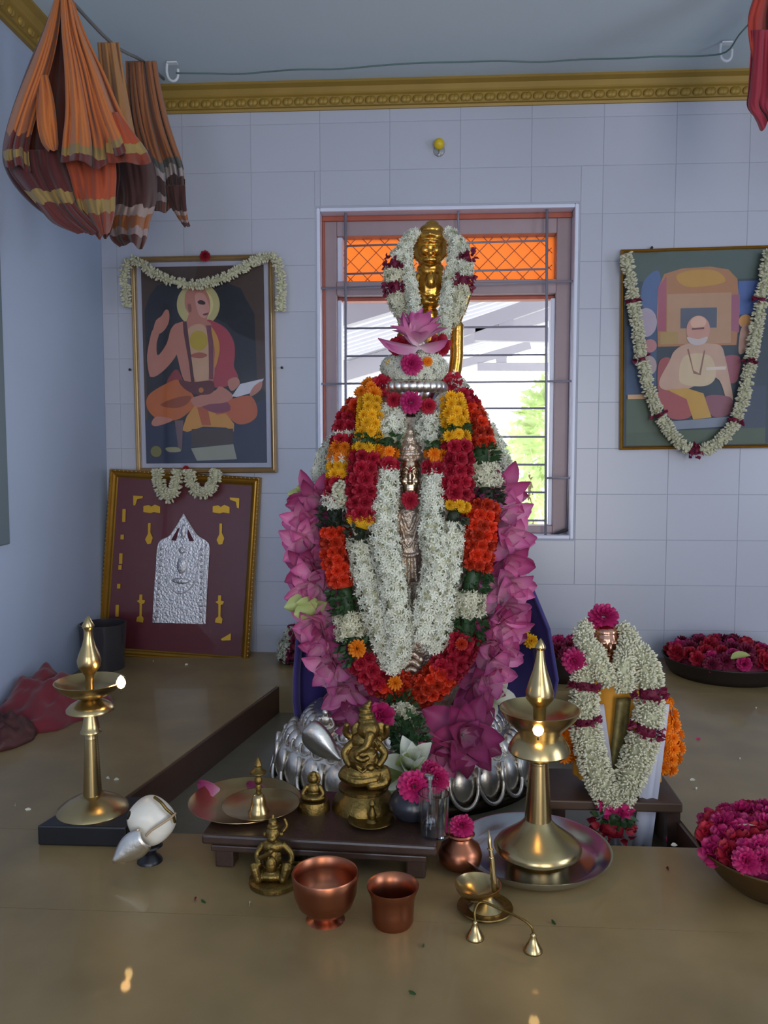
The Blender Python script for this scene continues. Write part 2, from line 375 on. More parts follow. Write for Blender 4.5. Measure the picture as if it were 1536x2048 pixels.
for i, (Yt_, px0, py0, px1, py1, pxa, pya, pxb, pyb, posts, lab) in enumerate((
        (4.6, 890, 672, 1160, 578, 950, 668, 1160, 671, ((1012, 634, 668),), 'nearer grey steel roof truss outside the window'),
        (6.4, 880, 740, 1060, 690, 955, 734, 1160, 734, ((1003, 708, 734),), 'farther lower grey steel roof truss outside the window'))):
    A = at_y(px0, py0, Yt_); B = at_y(px1, py1, Yt_); tr = thing('roof_truss', lab, 'truss', at_y(pxa, pya, Yt_))
    beam('top_chord', tr, A, B, 0.05, 0.075 if i == 0 else 0.06); beam('bottom_chord', tr, at_y(pxa, pya, Yt_), at_y(pxb, pyb, Yt_), 0.05, 0.075 if i == 0 else 0.06)
    for q, ya, yb_ in posts: beam('post', tr, at_y(q, ya, Yt_), at_y(q, yb_, Yt_), 0.036, 0.08)
slab('ground_outside', -8, 9, D + TH, 22, ZF - 0.2, ZF - 0.1, mat('pale_ground', '#c6c2ba', 0.9))
# ------------------------------------------------------------------ stone platform with the sunken bay
PZ = -0.075
A_ = at_z(553, 1372); B_ = at_z(262, 1585); G_ = at_z(1320, 1590); H_ = at_z(1395, 1682)
yfr = 1.335
dl = (B_ - A_); Bf = A_ + dl * ((yfr - A_.y) / dl.y); dr = (H_ - G_); Gf = H_ + dr * ((yfr - H_.y) / dr.y); Gb = H_ + dr * ((A_.y - H_.y) / dr.y)
plat = thing('stone_platform', 'polished brown granite platform with a sunken bay under the statue', 'platform', (0, 1.6, 0)); pb = Vector(plat.location); XLw, XRw = XL, XR; XL, XR = XL + .002, XR - .002
def pslab(name, P, z0=-0.12, z1=0.0):
    V = [Vector((x, y, z0)) - pb for x, y in P] + [Vector((x, y, z1)) - pb for x, y in P]; return MB().hexa(V).build(name, M_stone, plat, smooth=False)
j = 0.0005; yf2 = at_z(300, 1825).y; ynear = 0.55
pslab('slab', [(XL, ynear), (XR, ynear), (XR, yf2 - j), (XL, yf2 - j)])
pslab('slab', [(XL, yf2 + j), (XR, yf2 + j), (XR, yfr - j), (XL, yfr - j)])
pslab('slab', [(XL, yfr + j), (Bf.x, yfr + j), (A_.x, A_.y - j), (XL, A_.y - j)])
pslab('slab', [(Gf.x, yfr + j), (XR, yfr + j), (XR, A_.y - j), (Gb.x, A_.y - j)])
pslab('slab', [(XL, A_.y + j), (XR, A_.y + j), (XR, D - .007), (XL, D - .007)])
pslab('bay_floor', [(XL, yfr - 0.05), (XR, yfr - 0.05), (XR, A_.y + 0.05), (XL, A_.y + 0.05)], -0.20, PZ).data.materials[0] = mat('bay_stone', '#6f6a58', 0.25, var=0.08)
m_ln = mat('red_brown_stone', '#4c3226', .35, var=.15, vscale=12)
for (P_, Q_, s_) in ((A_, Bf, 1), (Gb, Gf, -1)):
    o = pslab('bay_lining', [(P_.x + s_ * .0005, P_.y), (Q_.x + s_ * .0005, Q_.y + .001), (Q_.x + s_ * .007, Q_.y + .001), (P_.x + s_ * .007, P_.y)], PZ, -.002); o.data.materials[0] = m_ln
pslab('platform_face', [(XL, ynear), (XR, ynear), (XR, ynear + 0.1), (XL, ynear + 0.1)], ZF, -0.122)
pslab('platform_core', [(XL, ynear + 0.12), (XR, ynear + 0.12), (XR, D - .007), (XL, D - .007)], ZF, -0.21)
XL, XR = XLw, XRw
# ================================================================== FLOWERS
def petal_grid(L=1.0, W=0.5, cup=0.25, bend=0.2, nu=4, nv=5, blunt=False):
    P = []
    for jv in range(nv + 1):
        v = jv / nv; w_ = W * 0.5 * (math.sin(math.pi * min(1, v ** 0.85)) ** 0.55 if 0 < v < 1 else 0.0)
        if blunt: w_ = W * .5 * math.sin(R90 * min(1, .2 + v * 1.4)) * math.sqrt(max(.12, 1 - max(0, (v - .6) / .4) ** 2 * .8))
        else:
            if jv == 0: w_ = W * 0.10
            if jv == nv: w_ = W * 0.04
        P.append([Vector((bend * v * v - cup * (abs(2 * i / nu - 1) ** 2) * (w_ / (W * .5)) * W, (2 * i / nu - 1) * w_, v * L)) for i in range(nu + 1)])
    return P
def flower_mb(rings, nu=2, nv=3):
    """rings: (count, tilt from the axis in degrees, length, width, base radius, base height)"""
    mb = MB()
    for k, (n, tilt, L, W, r0, z0) in enumerate(rings):
        for i in range(n):
            a = 2 * math.pi * (i + 0.5 * (k % 2)) / n + 0.3 * k; t = math.radians(tilt + random.uniform(-7, 7))
            rad = Vector((math.cos(a), math.sin(a), 0)); ax = Vector((0, 0, 1)); z_ = ax * math.cos(t) + rad * math.sin(t); x_ = rad * math.cos(t) - ax * math.sin(t); y_ = z_.cross(x_)
            Mx = Matrix((x_, y_, z_)).transposed(); o = rad * r0 + ax * z0
            mb.grid([[Mx @ p + o for p in row] for row in petal_grid(L * random.uniform(.88, 1.1), W, -0.3, 0.12 * L, nu, nv, True)])
    return mb
rose_mb = flower_mb([(3, 8, .30, .26, .0, .05), (5, 24, .38, .34, .05, .02), (6, 46, .42, .40, .08, 0), (7, 72, .46, .42, .08, -.05), (7, 98, .40, .42, .10, -.12)])
mari_mb = flower_mb([(4, 12, .22, .16, .02, .18), (8, 32, .28, .17, .08, .14), (11, 54, .33, .18, .12, .08), (13, 78, .38, .20, .12, 0), (13, 104, .36, .20, .12, -.08)], 2, 2)
pom_mb = flower_mb([(5, 8, .20, .20, .01, .26), (9, 28, .26, .20, .06, .22), (12, 48, .31, .22, .10, .16), (14, 70, .35, .24, .12, .09), (14, 92, .38, .26, .12, 0), (12, 114, .34, .26, .12, -.10)], 2, 2)
jas = MB()
for i in range(5):
    a = 2 * math.pi * i / 5; ca, sa = math.cos(a), math.sin(a); b, c_ = a - .45, a + .45
    jas.add([(0, 0, 0), (.27 * math.cos(b), .27 * math.sin(b), .12), (.52 * ca, .52 * sa, .10), (.27 * math.cos(c_), .27 * math.sin(c_), .12)], [(0, 1, 2, 3)])
jas.add([(.09, 0, .02), (-.05, .08, .02), (-.05, -.08, .02), (.0, 0, -.8)], [(0, 1, 3), (1, 2, 3), (2, 0, 3)])
bud = MB(); bud.lathe([(0.02, -.7), (.10, -.3), (.20, 0), (.20, .18), (.08, .38), (0.01, .45)], 5)
leafmb = MB(); leafmb.add([(0, 0, 0), (.22, 0.04, .3), (0, -.05, .8), (-.22, 0.04, .3), (0, -0.06, .35)], [(0, 1, 4), (1, 2, 4), (2, 3, 4), (3, 0, 4)])
ptl = MB(); ptl.grid(petal_grid(1, .8, .3, .25, 2, 3))
FL = dict(thin=0.25)
M_jas = mat('jasmine_white', '#dcdccb', 0.6, g=1.12, var=0.10, vscale=45, **FL)
M_jas_y = mat('jasmine_cream', '#d6d2b8', 0.6, g=1.1, var=0.10, vscale=45, **FL)
M_leaf = mat('leaf_green', '#33502c', 0.5, var=0.2, vscale=60, thin=0.2)
M_dark = mat('basil_dark', '#24301f', 0.6, var=0.2, vscale=60)
M_red = mat('rose_red', '#b01c34', 0.6, var=0.12, vscale=60, rnd=0.18, **FL)
M_maroon = mat('petal_maroon', '#7c1a3c', 0.6, var=0.15, vscale=60, **FL)
M_pink = mat('rose_pink', '#bc2468', 0.55, var=0.10, vscale=60, rnd=0.15, **FL)
M_yel = mat('chrysanthemum_yellow', '#eeb81e', 0.6, g=1.05, var=0.08, vscale=60, rnd=0.10, **FL)
M_ora = mat('marigold_orange', '#f08a12', 0.6, var=0.08, vscale=60, rnd=0.12, **FL)
M_vor = mat('crossandra_orange', '#d03a1c', 0.55, var=0.2, vscale=60, rnd=0.4, **FL)
def petal_mat(name, stops, rnd_=.15):
    m = mat(name, stops[1][1], 0.42, rnd=rnd_, var=.06, vscale=3, **FL); nt = m.node_tree
    tc = nt.nodes.new('ShaderNodeTexCoord'); sx = nt.nodes.new('ShaderNodeSeparateXYZ'); nt.links.new(tc.outputs['Object'], sx.inputs[0]); rp_ = nt.nodes.new('ShaderNodeValToRGB'); e = rp_.color_ramp.elements
    e[0].position, e[0].color = stops[0][0], (*lin(stops[0][1]), 1); e[1].position, e[1].color = stops[-1][0], (*lin(stops[-1][1]), 1)
    for p_, c_ in stops[1:-1]: q_ = e.new(p_); q_.color = (*lin(c_), 1)
    nt.links.new(sx.outputs[2], rp_.inputs[0])
    for n in nt.nodes:
        if n.type == 'HUE_SAT' and not n.inputs['Color'].is_linked: nt.links.new(rp_.outputs[0], n.inputs['Color'])
    return m
M_lot = petal_mat('lotus_pink', [(0, '#f2dce2'), (.3, '#e8acc6'), (.75, '#d878a8'), (1, '#b44884')], .2)
M_lotd = petal_mat('lotus_deep_pink', [(0, '#e6b4c6'), (.3, '#cc6c98'), (.8, '#ac4074'), (1, '#842a54')], .2)
M_lotw = petal_mat('lotus_white', [(0, '#c8d49a'), (.3, '#e2e6c8'), (1, '#eceee2')], .05)
M_stem = mat('jasmine_stems', '#b6b694', .7, var=.15, vscale=60)
M_grn = mat('sepal_green', '#b8c67c', 0.45, g=1.0, **FL)
def named(mb, nm, m, smooth=True):
    me = mb.mesh(nm, smooth); me.materials.append(m); return me
ROSE = {k: named(rose_mb, 'rose', m) for k, m in (('red', M_red), ('pink', M_pink), ('vor', M_vor))}
MARI = {k: named(mari_mb, 'marigold', m) for k, m in (('yel', M_yel), ('ora', M_ora), ('vor', M_vor))}
POM = {k: named(pom_mb, 'carnation', m) for k, m in (('pink', M_pink), ('red', M_red), ('maroon', M_maroon))}
PETAL = {}
for k, m in (('pink', M_lot), ('deep', M_lotd), ('white', M_lotw), ('green', M_grn)):
    PETAL[k] = [named(MB().grid(petal_grid(1, wd, cp, bd, 4, 6)), 'petal', m) for wd, cp, bd in ((.60, .34, .06), (.54, .28, .14), (.66, .40, -.06), (.50, .24, .22))]
def frame_of(z, spin=None):
    z = Vector(z).normalized(); a = Vector((0, 0, 1)) if abs(z.z) < 0.9 else Vector((1, 0, 0)); x = a.cross(z).normalized(); y = z.cross(x)
    s = random.uniform(0, 6.283) if spin is None else spin; x2 = x * math.cos(s) + y * math.sin(s); y2 = z.cross(x2)
    return Matrix((x2, y2, z)).transposed()
def put(name, me, parent, loc, axis, size, spin=None):
    Mx = frame_of(axis, spin).to_4x4(); Mx = Matrix.Translation(loc) @ Mx @ Matrix.Diagonal((size, size, size, 1)); return obj(name, me, None, parent, M=Mx)
def scatter(name, base, frames, m, parent, extra=None):
    """many tiny copies in one mesh. frames: list of (loc, 3x3, size)"""
    bv = np.array([tuple(p) for p in base.v]); tris = []
    for f in base.f:
        for q in range(1, len(f) - 1): tris.append((f[0], f[q], f[q + 1]))
    bt = np.array(tris); n = len(frames)
    R = np.array([[list(r) for r in fr[1]] for fr in frames]); S = np.array([fr[2] for fr in frames]); T = np.array([tuple(fr[0]) for fr in frames])
    V = np.einsum('nij,kj->nki', R, bv) * S[:, None, None] + T[:, None, :]; V = V.reshape(-1, 3)
    Fc = (bt[None] + (np.arange(n) * len(bv))[:, None, None]).reshape(-1, 3)
    if extra is not None:
        ev = np.array([tuple(p) for p in extra.v]); et = []
        for f in extra.f:
            for q in range(1, len(f) - 1): et.append((f[0], f[q], f[q + 1]))
        Fc = np.concatenate([Fc, np.array(et) + len(V)]); V = np.concatenate([V, ev])
    me = bpy.data.meshes.new(name); me.vertices.add(len(V)); me.vertices.foreach_set('co', V.ravel())
    me.loops.add(len(Fc) * 3); me.loops.foreach_set('vertex_index', Fc.ravel().astype(np.int32)); me.polygons.add(len(Fc)); me.polygons.foreach_set('loop_start', np.arange(0, len(Fc) * 3, 3, dtype=np.int32))
    me.update(calc_edges=True); me.validate()
    o = obj(name, me, m, parent); o['kind'] = 'stuff'; return o
class Path:
    def __init__(s, pts, rad):
        Q = cr([(*p, r) for p, r in zip(pts, rad)], 10); s.P = [Vector(q[:3]) for q in Q]; s.R = [float(q[3]) for q in Q]
        s.d = [0.0]
        for a, b in zip(s.P, s.P[1:]): s.d.append(s.d[-1] + (b - a).length)
        s.L = s.d[-1]
    def at(s, x):
        x = min(max(x, 0), s.L); i = 0
        import bisect
        i = min(max(bisect.bisect_right(s.d, x) - 1, 0), len(s.P) - 2); t = (x - s.d[i]) / max(1e-9, s.d[i + 1] - s.d[i])
        return s.P[i].lerp(s.P[i + 1], t), (s.P[i + 1] - s.P[i]).normalized(), s.R[i] + (s.R[i + 1] - s.R[i]) * t
def around(p, t, r, ph):
    n0 = Vector((0, -1, 0)); n0 = n0 - t * n0.dot(t)
    n0 = n0.normalized() if n0.length > 1e-3 else Vector((0, 0, 1)); b = t.cross(n0); d = n0 * math.cos(ph) + b * math.sin(ph); return p + d * r, d
SMALL = {'jas': (jas, M_jas, 'jasmine_flowers', .0165), 'cream': (jas, M_jas_y, 'cream_flowers', .0170), 'budw': (bud, M_jas_y, 'jasmine_buds', .0150), 'leaf': (leafmb, M_leaf, 'leaves', .020),
         'dark': (leafmb, M_dark, 'basil_leaves', .018), 'mar': (ptl, M_maroon, 'maroon_petals', .013), 'redp': (ptl, M_red, 'red_petals', .018), 'pinkp': (ptl, M_pink, 'pink_petals', .015)}
BIG = {'red': (ROSE['red'], 'rose', .030, M_red), 'vor': (ROSE['vor'], 'crossandra', .026, M_vor), 'yel': (MARI['yel'], 'chrysanthemum', .024, M_yel), 'ora': (MARI['ora'], 'marigold', .026, M_ora)}
def strand(root, pts, rad, segs, arc=125, dens=1.5, small=1.0):
    """segs: (kind, share of length)"""
    rb_ = Vector(root.location); path = Path([Vector(p) - rb_ for p in pts], rad); tot = sum(s[1] for s in segs); x = 0
    for sg in segs:
        kind, sh = sg[0], sg[1]; x1 = x + sh / tot * path.L; n = max(2, int((x1 - x) / .008)); core = MB()
        P = [path.at(x + (x1 - x) * i / n) for i in range(n + 1)]
        core.tube([q[0] for q in P], [max(.002, q[2] * (.5 if kind in ('leaf', 'dark') else .70)) for q in P], 8)
        if kind in SMALL:
            base, m, nm, sz = SMALL[kind]; sz *= small; frs = []
            area_ = sum(2 * arc / 180 * math.pi * path.at(x + (x1 - x) * (i + .5) / n)[2] * (x1 - x) / n for i in range(n))
            for _ in range(max(4, int(dens * {'leaf': 2.2, 'dark': 2.2, 'jas': 1.7, 'budw': 1.9, 'cream': 1.7}.get(kind, 1) * area_ / (sz * sz * .45)))):
                p, t, r = path.at(random.uniform(x, x1)); ph = math.radians(random.uniform(-arc, arc)); q, d = around(p, t, r * random.uniform(.66 if kind in ('leaf', 'dark') else .80, 1.06), ph)
                d = (d + Vector((random.gauss(0, .35), random.gauss(0, .35), random.gauss(0, .35)))).normalized()
                frs.append((q, frame_of(d), sz * random.uniform(.75, 1.2)))
            if kind in ('jas', 'budw', 'cream'): core.build('flower_cord', M_stem, root); core = None
            scatter(nm, base, frs, m, root, core)
        else:
            me, nm, sz, m = BIG[kind]; core.build('flower_cord', m, root); y = x + sz * .3; k = 0
            while y < x1:
                p, t, r = path.at(y); step = sz * .80 / max(r, .004); na = max(1, int(2 * math.radians(arc) / step))
                for i in range(na):
                    ph = -math.radians(arc) + (i + .5 + .5 * (k % 2) - .25) * 2 * math.radians(arc) / na; q, d = around(p, t, r * .82, ph)
                    put(nm, me, root, q, d + Vector((random.gauss(0, .15), 0, random.gauss(0, .15))), sz * random.uniform(.9, 1.15))
                y += sz * .74; k += 1
        x = x1
def lotus(root, c, axis, size, rings, kind, inner=None, seedspin=0.0):
    """rings: (count, tilt, scale); every petal its own part"""
    axis = Vector(axis).normalized(); B0 = frame_of(axis, seedspin)
    for k, (n, tilt, s) in enumerate(rings):
        for i in range(n):
            a = 2 * math.pi * (i + .5 * (k % 2)) / n + random.uniform(-.15, .15); t = math.radians(tilt + random.uniform(-9, 9)); rad = B0 @ Vector((math.cos(a), math.sin(a), 0))
            z_ = axis * math.cos(t) + rad * math.sin(t); x_ = rad * math.cos(t) - axis * math.sin(t); y_ = z_.cross(x_); Mx = Matrix((x_, y_, z_)).transposed().to_4x4()
            q = size * s * random.uniform(.9, 1.1); kd = inner if (inner and k == 0) else kind
            obj('petal', random.choice(PETAL[kd]), None, root, M=Matrix.Translation(Vector(c) + rad * size * .04) @ Mx @ Matrix.Diagonal((q, q, q, 1)))

# ================================================================== THE STATUE
SY = 1.80; AX = 828
WT = [(690, 45), (730, 60), (760, 72), (800, 118), (850, 150), (900, 182), (1000, 212), (1100, 228), (1250, 232), (1350, 215), (1400, 170), (1440, 130)]
def hw(py): return float(np.interp(py, [a for a, _ in WT], [b for _, b in WT]))
def dep(py): return .16 * (.35 + .65 * hw(py) / 232)
def ys(px, py, off=0.0):
    k = min(.97, abs(px - AX) / hw(py)); return SY - dep(py) * math.sqrt(1 - k * k) - off
def sp(px, py, off=0.0): return at_y(px, py, ys(px, py, off))
stat_base = Vector((at_y(805, 1500, SY).x, SY, PZ)); 
statue = thing('deity_statue', 'tall silver clad deity statue buried in garlands on a lotus pedestal', 'statue', stat_base); SL = Loc(stat_base)
MBs = MB(); rows = []
for py, _ in WT:
    c = at_y(AX, py, SY) - stat_base; a = hw(py) * .86 * mpp(at_y(AX, py, SY)); b = dep(py) * .80
    rows.append([c + Vector((a * math.cos(2 * math.pi * i / 32), b * math.sin(2 * math.pi * i / 32), 0)) for i in range(33)])
MBs.grid(rows[::-1]); MBs.build('body', M_silver_dull, statue)
# pedestal
ex, ey = .300, .235
def ering(zlist): return [(r, z) for r, z in zlist]
MB().lathe([(ex * .98, .0), (ex * .98, .018), (ex * .94, .022)], 64, ey=ey / ex).build('base_plate', mat('tarnished_bronze', '#3a3226', 0.4, 0.8), statue)
zt_p = at_y(800, 1462, SY - ey * .7).z - PZ
MB().lathe([(ex * .90, .020), (ex * .90, .055), (ex * .93, .075), (ex * .90, .090), (ex * .80, .110), (ex * .74, zt_p * .80), (ex * .70, zt_p * .9), (ex * .66, zt_p), (ex * .40, zt_p + .004)], 64, ey=ey / ex).build('pedestal', M_silver, statue)
lobe = MB(); lobe.ell((0, 0, .040), (.0300, .020, .041), 14, 10)
P = [(.031 * math.cos(a), -.013 - .007 * abs(math.sin(a)), .042 + .044 * math.sin(a)) for a in [math.pi + math.pi * i / 14 for i in range(15)]]
lobe.tube([(-.031, -.013, .075)] + P + [(.031, -.013, .075)], .0042, 8); lobem = lobe.mesh('lotus_lobe'); lobem.materials.append(M_silver)
lob2 = MB(); lob2.ell((0, 0, .018), (.017, .012, .022), 10, 8); lob2.tube([(.018 * math.cos(a), -.008, .02 + .022 * math.sin(a)) for a in [math.pi + math.pi * i / 10 for i in range(11)]], .0026, 6); lob2m = lob2.mesh('lotus_lobe'); lob2m.materials.append(M_silver)
for n, me, e0, z0, tl in ((26, lobem, .915, .014, 8), (40, lob2m, .865, .088, 30), (40, lob2m, .735, .122, 34)):
    for i in range(n):
        a = 2 * math.pi * (i + .5) / n; nx, ny = math.cos(a) / ex, math.sin(a) / ey; an = math.atan2(ny, nx)
        obj('lotus_lobe', me, None, statue, M=Matrix.Translation((ex * e0 * math.cos(a), ey * e0 * math.sin(a), z0)) @ Matrix.Rotation(an + R90, 4, 'Z') @ Matrix.Rotation(math.radians(-tl), 4, 'X'))
def zrel(py, Y=SY): return at_y(AX, py, Y).z - PZ
dx = at_y(AX, 1400, SY).x - stat_base.x
MB().lathe([(.19, zrel(1470)), (.19, zrel(1455)), (.165, zrel(1448)), (.165, zrel(1432)), (.15, zrel(1426)), (.15, zrel(1400)), (.16, zrel(1394)), (.16, zrel(1384)), (.13, zrel(1376))], 48, (dx, 0, 0), ey=.8).build('stepped_plinth', M_silver, statue)
bead = MB(); bead.ell((0, 0, 0), (.0055, .0055, .0075), 8, 6); beadm = bead.mesh('bead'); beadm.materials.append(M_silver)
for i in range(60):
    a = 2 * math.pi * i / 60; obj('bead', beadm, None, statue, loc=(dx + .158 * math.cos(a), .158 * .8 * math.sin(a), zrel(1409)))
# silver leaf plate and small guardian on the pedestal
MB_l = MB(); ca = cr([(606, 1468), (610, 1488), (636, 1510), (681, 1522)], 6); cb = cr([(608, 1462), (632, 1442), (660, 1468), (682, 1518)], 6)
MB_l.grid([[at_y(a[0] + (b_[0] - a[0]) * k / 6, a[1] + (b_[1] - a[1]) * k / 6, SY - .19 - .012 * math.sin(math.pi * k / 6) - .03 * i / 18) - stat_base for k in range(7)] for i, (a, b_) in enumerate(zip(ca, cb))]); o = MB_l.build('silver_leaf', M_silver, statue); o.modifiers.new('t', 'SOLIDIFY').thickness = .003
GL = Loc(at_y(652, 1462, SY - .13)); gb = Vector(GL.b) - stat_base
def shift(o, v): o.location = v; return o
shift(blob(GL, [('e', 652, 1425, 0, 8, 8, 9), ('e', 652, 1442, 0, 12, 9, 14), ('e', 652, 1458, 0, 18, 14, 10), ('l', [(641, 1436, 4, 5), (636, 1450, 6, 4), (646, 1455, 9, 4)]), ('l', [(663, 1436, 4, 5), (668, 1450, 6, 4), (658, 1455, 9, 4)]), ('e', 652, 1414, 0, 5, 5, 7)], 'guardian_figure', M_silver, statue, 1.2), gb)
# crown
zc = lambda py: zrel(py, SY - .05); cxr = at_y(826, 780, SY - .05).x - stat_base.x
mm = mpp(at_y(826, 780, SY - .05))
MB().lathe([(52 * mm, zc(845)), (58 * mm, zc(800)), (62 * mm, zc(778)), (60 * mm, zc(764)), (45 * mm, zc(756)), (30 * mm, zc(745))], 40, (cxr, -.04, 0)).build('crown', mat('crown_silver', '#c9c4c8', 0.16, 1.0), statue)
for i in range(15):
    a = math.pi * (1.0 + i / 14.0); MBx = None
    q = MB().ell((0, 0, 0), (.0135, .0135, .0135), 12, 8) if i == 0 else q
    if i == 0: qm = q.mesh('crown_bead'); qm.materials.append(M_silver)
    obj('crown_bead', qm, None, statue, loc=(cxr + 60 * mm * math.cos(a), -.04 + 60 * mm * math.sin(a), zc(776)))
# face and torso between the garlands
FLc = Loc(sp(821, 1010, -.012)); fo = Vector(FLc.b) - stat_base
M_face = mat('face_silver_gilt', '#e2c8aa', 0.26, 1.0, bump=0.05)
shift(blob(FLc, [('e', 821, 948, 4, 25, 20, 40), ('e', 821, 974, 8, 20, 18, 22), ('e', 821, 952, 25, 4.5, 6, 13), ('e', 821, 962, 27, 6, 6, 5), ('e', 809, 962, 18, 8, 7, 8), ('e', 833, 962, 18, 8, 7, 8),
   ('l', [(806, 938, 19, 2.5), (812, 934, 23, 2.5), (818, 938, 24, 2.2)]), ('l', [(824, 938, 24, 2.2), (830, 934, 23, 2.5), (836, 938, 19, 2.5)]), ('e', 811, 945, 20, 5, 5, 3), ('e', 831, 945, 20, 5, 5, 3), ('e', 821, 983, 23, 9, 6, 2.6), ('e', 821, 990, 22, 7, 6, 2.8), ('e', 821, 1000, 17, 9, 8, 6),
   ('l', [(796, 935, -2, 4), (793, 955, -2, 5), (797, 972, -2, 4)]), ('l', [(846, 935, -2, 4), (849, 955, -2, 4), (845, 972, -2, 4)])], 'face', M_face, statue, 1.3, 3), fo)
shift(MB().poly([FLc.p(x, y, 27) for x, y in ((818, 940), (821, 928), (824, 940), (821, 947))], .002).build('forehead_mark', mat('vermilion', '#8c1c20', 0.5), statue), fo)
shift(blob(FLc, [('e', 821, 908, 4, 27, 18, 8), ('e', 821, 897, 4, 22, 18, 12), ('e', 821, 880, 4, 16, 15, 14), ('e', 821, 864, 4, 10, 10, 10), ('e', 798, 900, 2, 7, 7, 12, 15), ('e', 845, 900, 2, 7, 7, 12, -15), ('e', 804, 880, 3, 5, 5, 9, 25), ('e', 839, 880, 3, 5, 5, 9, -25), ('e', 821, 915, 12, 6, 6, 8), ('l', [(796, 914, 6, 3), (821, 920, 20, 3), (846, 914, 6, 3)]), ('e', 821, 893, 18, 5, 5, 6)], 'crown_of_face', M_silver_dull, statue, 1.3, 2), fo)
shift(blob(FLc, [('e', 818, 1045, -2, 30, 14, 34), ('e', 818, 1100, -2, 27, 13, 50), ('e', 818, 1140, -2, 24, 11, 26), ('l', [(794, 1025, 6, 7), (790, 1060, 10, 6), (803, 1082, 14, 5)]), ('l', [(842, 1025, 6, 7), (848, 1060, 10, 6), (834, 1084, 14, 5)]), ('l', [(804, 1030, 10, 3), (818, 1060, 15, 3), (832, 1030, 10, 3)]), ('l', [(800, 1040, 10, 3), (818, 1092, 15, 3), (838, 1040, 10, 3)]), ('e', 818, 1078, 10, 8, 6, 10), ('l', [(800, 1105, 10, 4), (818, 1110, 13, 4), (838, 1105, 10, 4)]), ('l', [(806, 1115, 9, 4), (804, 1160, 8, 4)]), ('l', [(818, 1115, 10, 4), (818, 1165, 9, 4)]), ('l', [(830, 1115, 9, 4), (833, 1160, 8, 4)])], 'torso', M_silver_dull, statue, 1.4, 2), fo)
for q in range(4):
    mb = MB(); mb.tube([sp(x, y, .008) - stat_base for x, y in cr([(770 + q * 6, 1300 + q * 16), (800, 1318 + q * 15), (822, 1306 + q * 16), (845 - q * 4, 1322 + q * 12)], 6)], .006, 8); mb.build('drapery_fold', M_silver_dull, statue)
# violet cloth wrapped behind
M_vio = mat('violet_silk', '#352672', 0.6, var=0.15, vscale=14, sheen=0.3)
mb = MB(); rows = []
for py, wl, wr in ((1150, 215, 222), (1250, 232, 262), (1350, 240, 278), (1400, 240, 268), (1450, 235, 235), (1480, 225, 215)):
    row = []
    for i in range(49):
        a = math.pi * i / 48; cx = at_y(AX, py, SY + .05); wpx = wr if a < R90 else wl; row.append(cx + Vector((wpx * mpp(cx) * math.cos(a) * (1 + .03 * math.sin(14 * a)), .13 * math.sin(a) * (1 + .05 * math.sin(14 * a)) - .03, 0)) - stat_base)
    rows.append(row)
mb.grid(rows[::-1]); o = mb.build('violet_cloth', M_vio, statue); o.modifiers.new('t', 'SOLIDIFY').thickness = .004

# golden bust standing behind, with gilded arch stem
GY = 1.93; gbase = Vector((at_y(862, 760, GY).x, GY, PZ)); gold = thing('golden_bust', 'small golden deity bust rising above the silver crown', 'statue', gbase); LG_ = Loc(gbase)
blob(LG_, [('e', 860, 500, 0, 34, 30, 34), ('e', 861, 478, 4, 30, 26, 16), ('e', 863, 462, 0, 24, 24, 14), ('e', 864, 450, 0, 14, 14, 8), ('e', 864, 443, 0, 6, 6, 5), ('l', [(834, 486, 6, 4), (860, 476, 30, 4), (890, 486, 6, 4)]), ('l', [(830, 494, 4, 4), (860, 490, 32, 3.5), (892, 494, 4, 4)]),
   ('e', 850, 507, 26, 8, 8, 9), ('e', 872, 507, 26, 8, 8, 9), ('e', 861, 514, 33, 5, 6, 7), ('e', 861, 526, 25, 15, 10, 6), ('e', 826, 500, -2, 7, 9, 12), ('e', 896, 500, -2, 7, 9, 12), ('e', 822, 516, 2, 6, 6, 6), ('e', 899, 516, 2, 6, 6, 6),
   ('l', [(842, 522, 16, 4), (860, 534, 22, 4), (882, 522, 16, 4)]), ('e', 861, 538, 0, 27, 22, 14)], 'head', M_gold, gold, 1.2, 2)
blob(LG_, [('e', 861, 575, 0, 30, 22, 42), ('e', 860, 545, 6, 24, 16, 12), ('e', 862, 565, 14, 12, 14, 18), ('e', 858, 606, 8, 24, 18, 14), ('e', 860, 632, 4, 22, 18, 14), ('l', [(836, 555, 6, 7), (833, 585, 10, 6), (848, 600, 18, 6)]), ('l', [(886, 555, 6, 7), (890, 585, 10, 6), (876, 600, 18, 6)]), ('e', 862, 600, 24, 8, 7, 6), ('l', [(862, 640, 0, 22), (862, 760, 0, 22)])], 'torso', M_gold, gold, 1.4, 2)
mb = MB(); mb.lathe([(.05, .0), (.05, .02), (.035, .04), (.03, LG_.p(862, 740).z)], 24); mb.build('support_post', M_gold, gold)
for sgn, pts in ((1, [(866, 1300), (868, 1000), (874, 860), (886, 795), (905, 760), (913, 720), (914, 680), (916, 640), (930, 605), (940, 560), (925, 500), (900, 462)]), (-1, [(860, 1300), (858, 1000), (852, 860), (840, 795), (822, 760), (812, 720), (808, 690), (806, 660), (798, 620), (790, 570), (800, 510), (825, 465)])):
    P = [LG_.p(x, y, -14) for x, y in pts]; P = cr(P, 6); mb = MB(); mb.tube(P, [(.0155 if 20 < i < 42 else .009) for i in range(len(P))], 10); mb.build('gilded_arch', M_gold, gold)

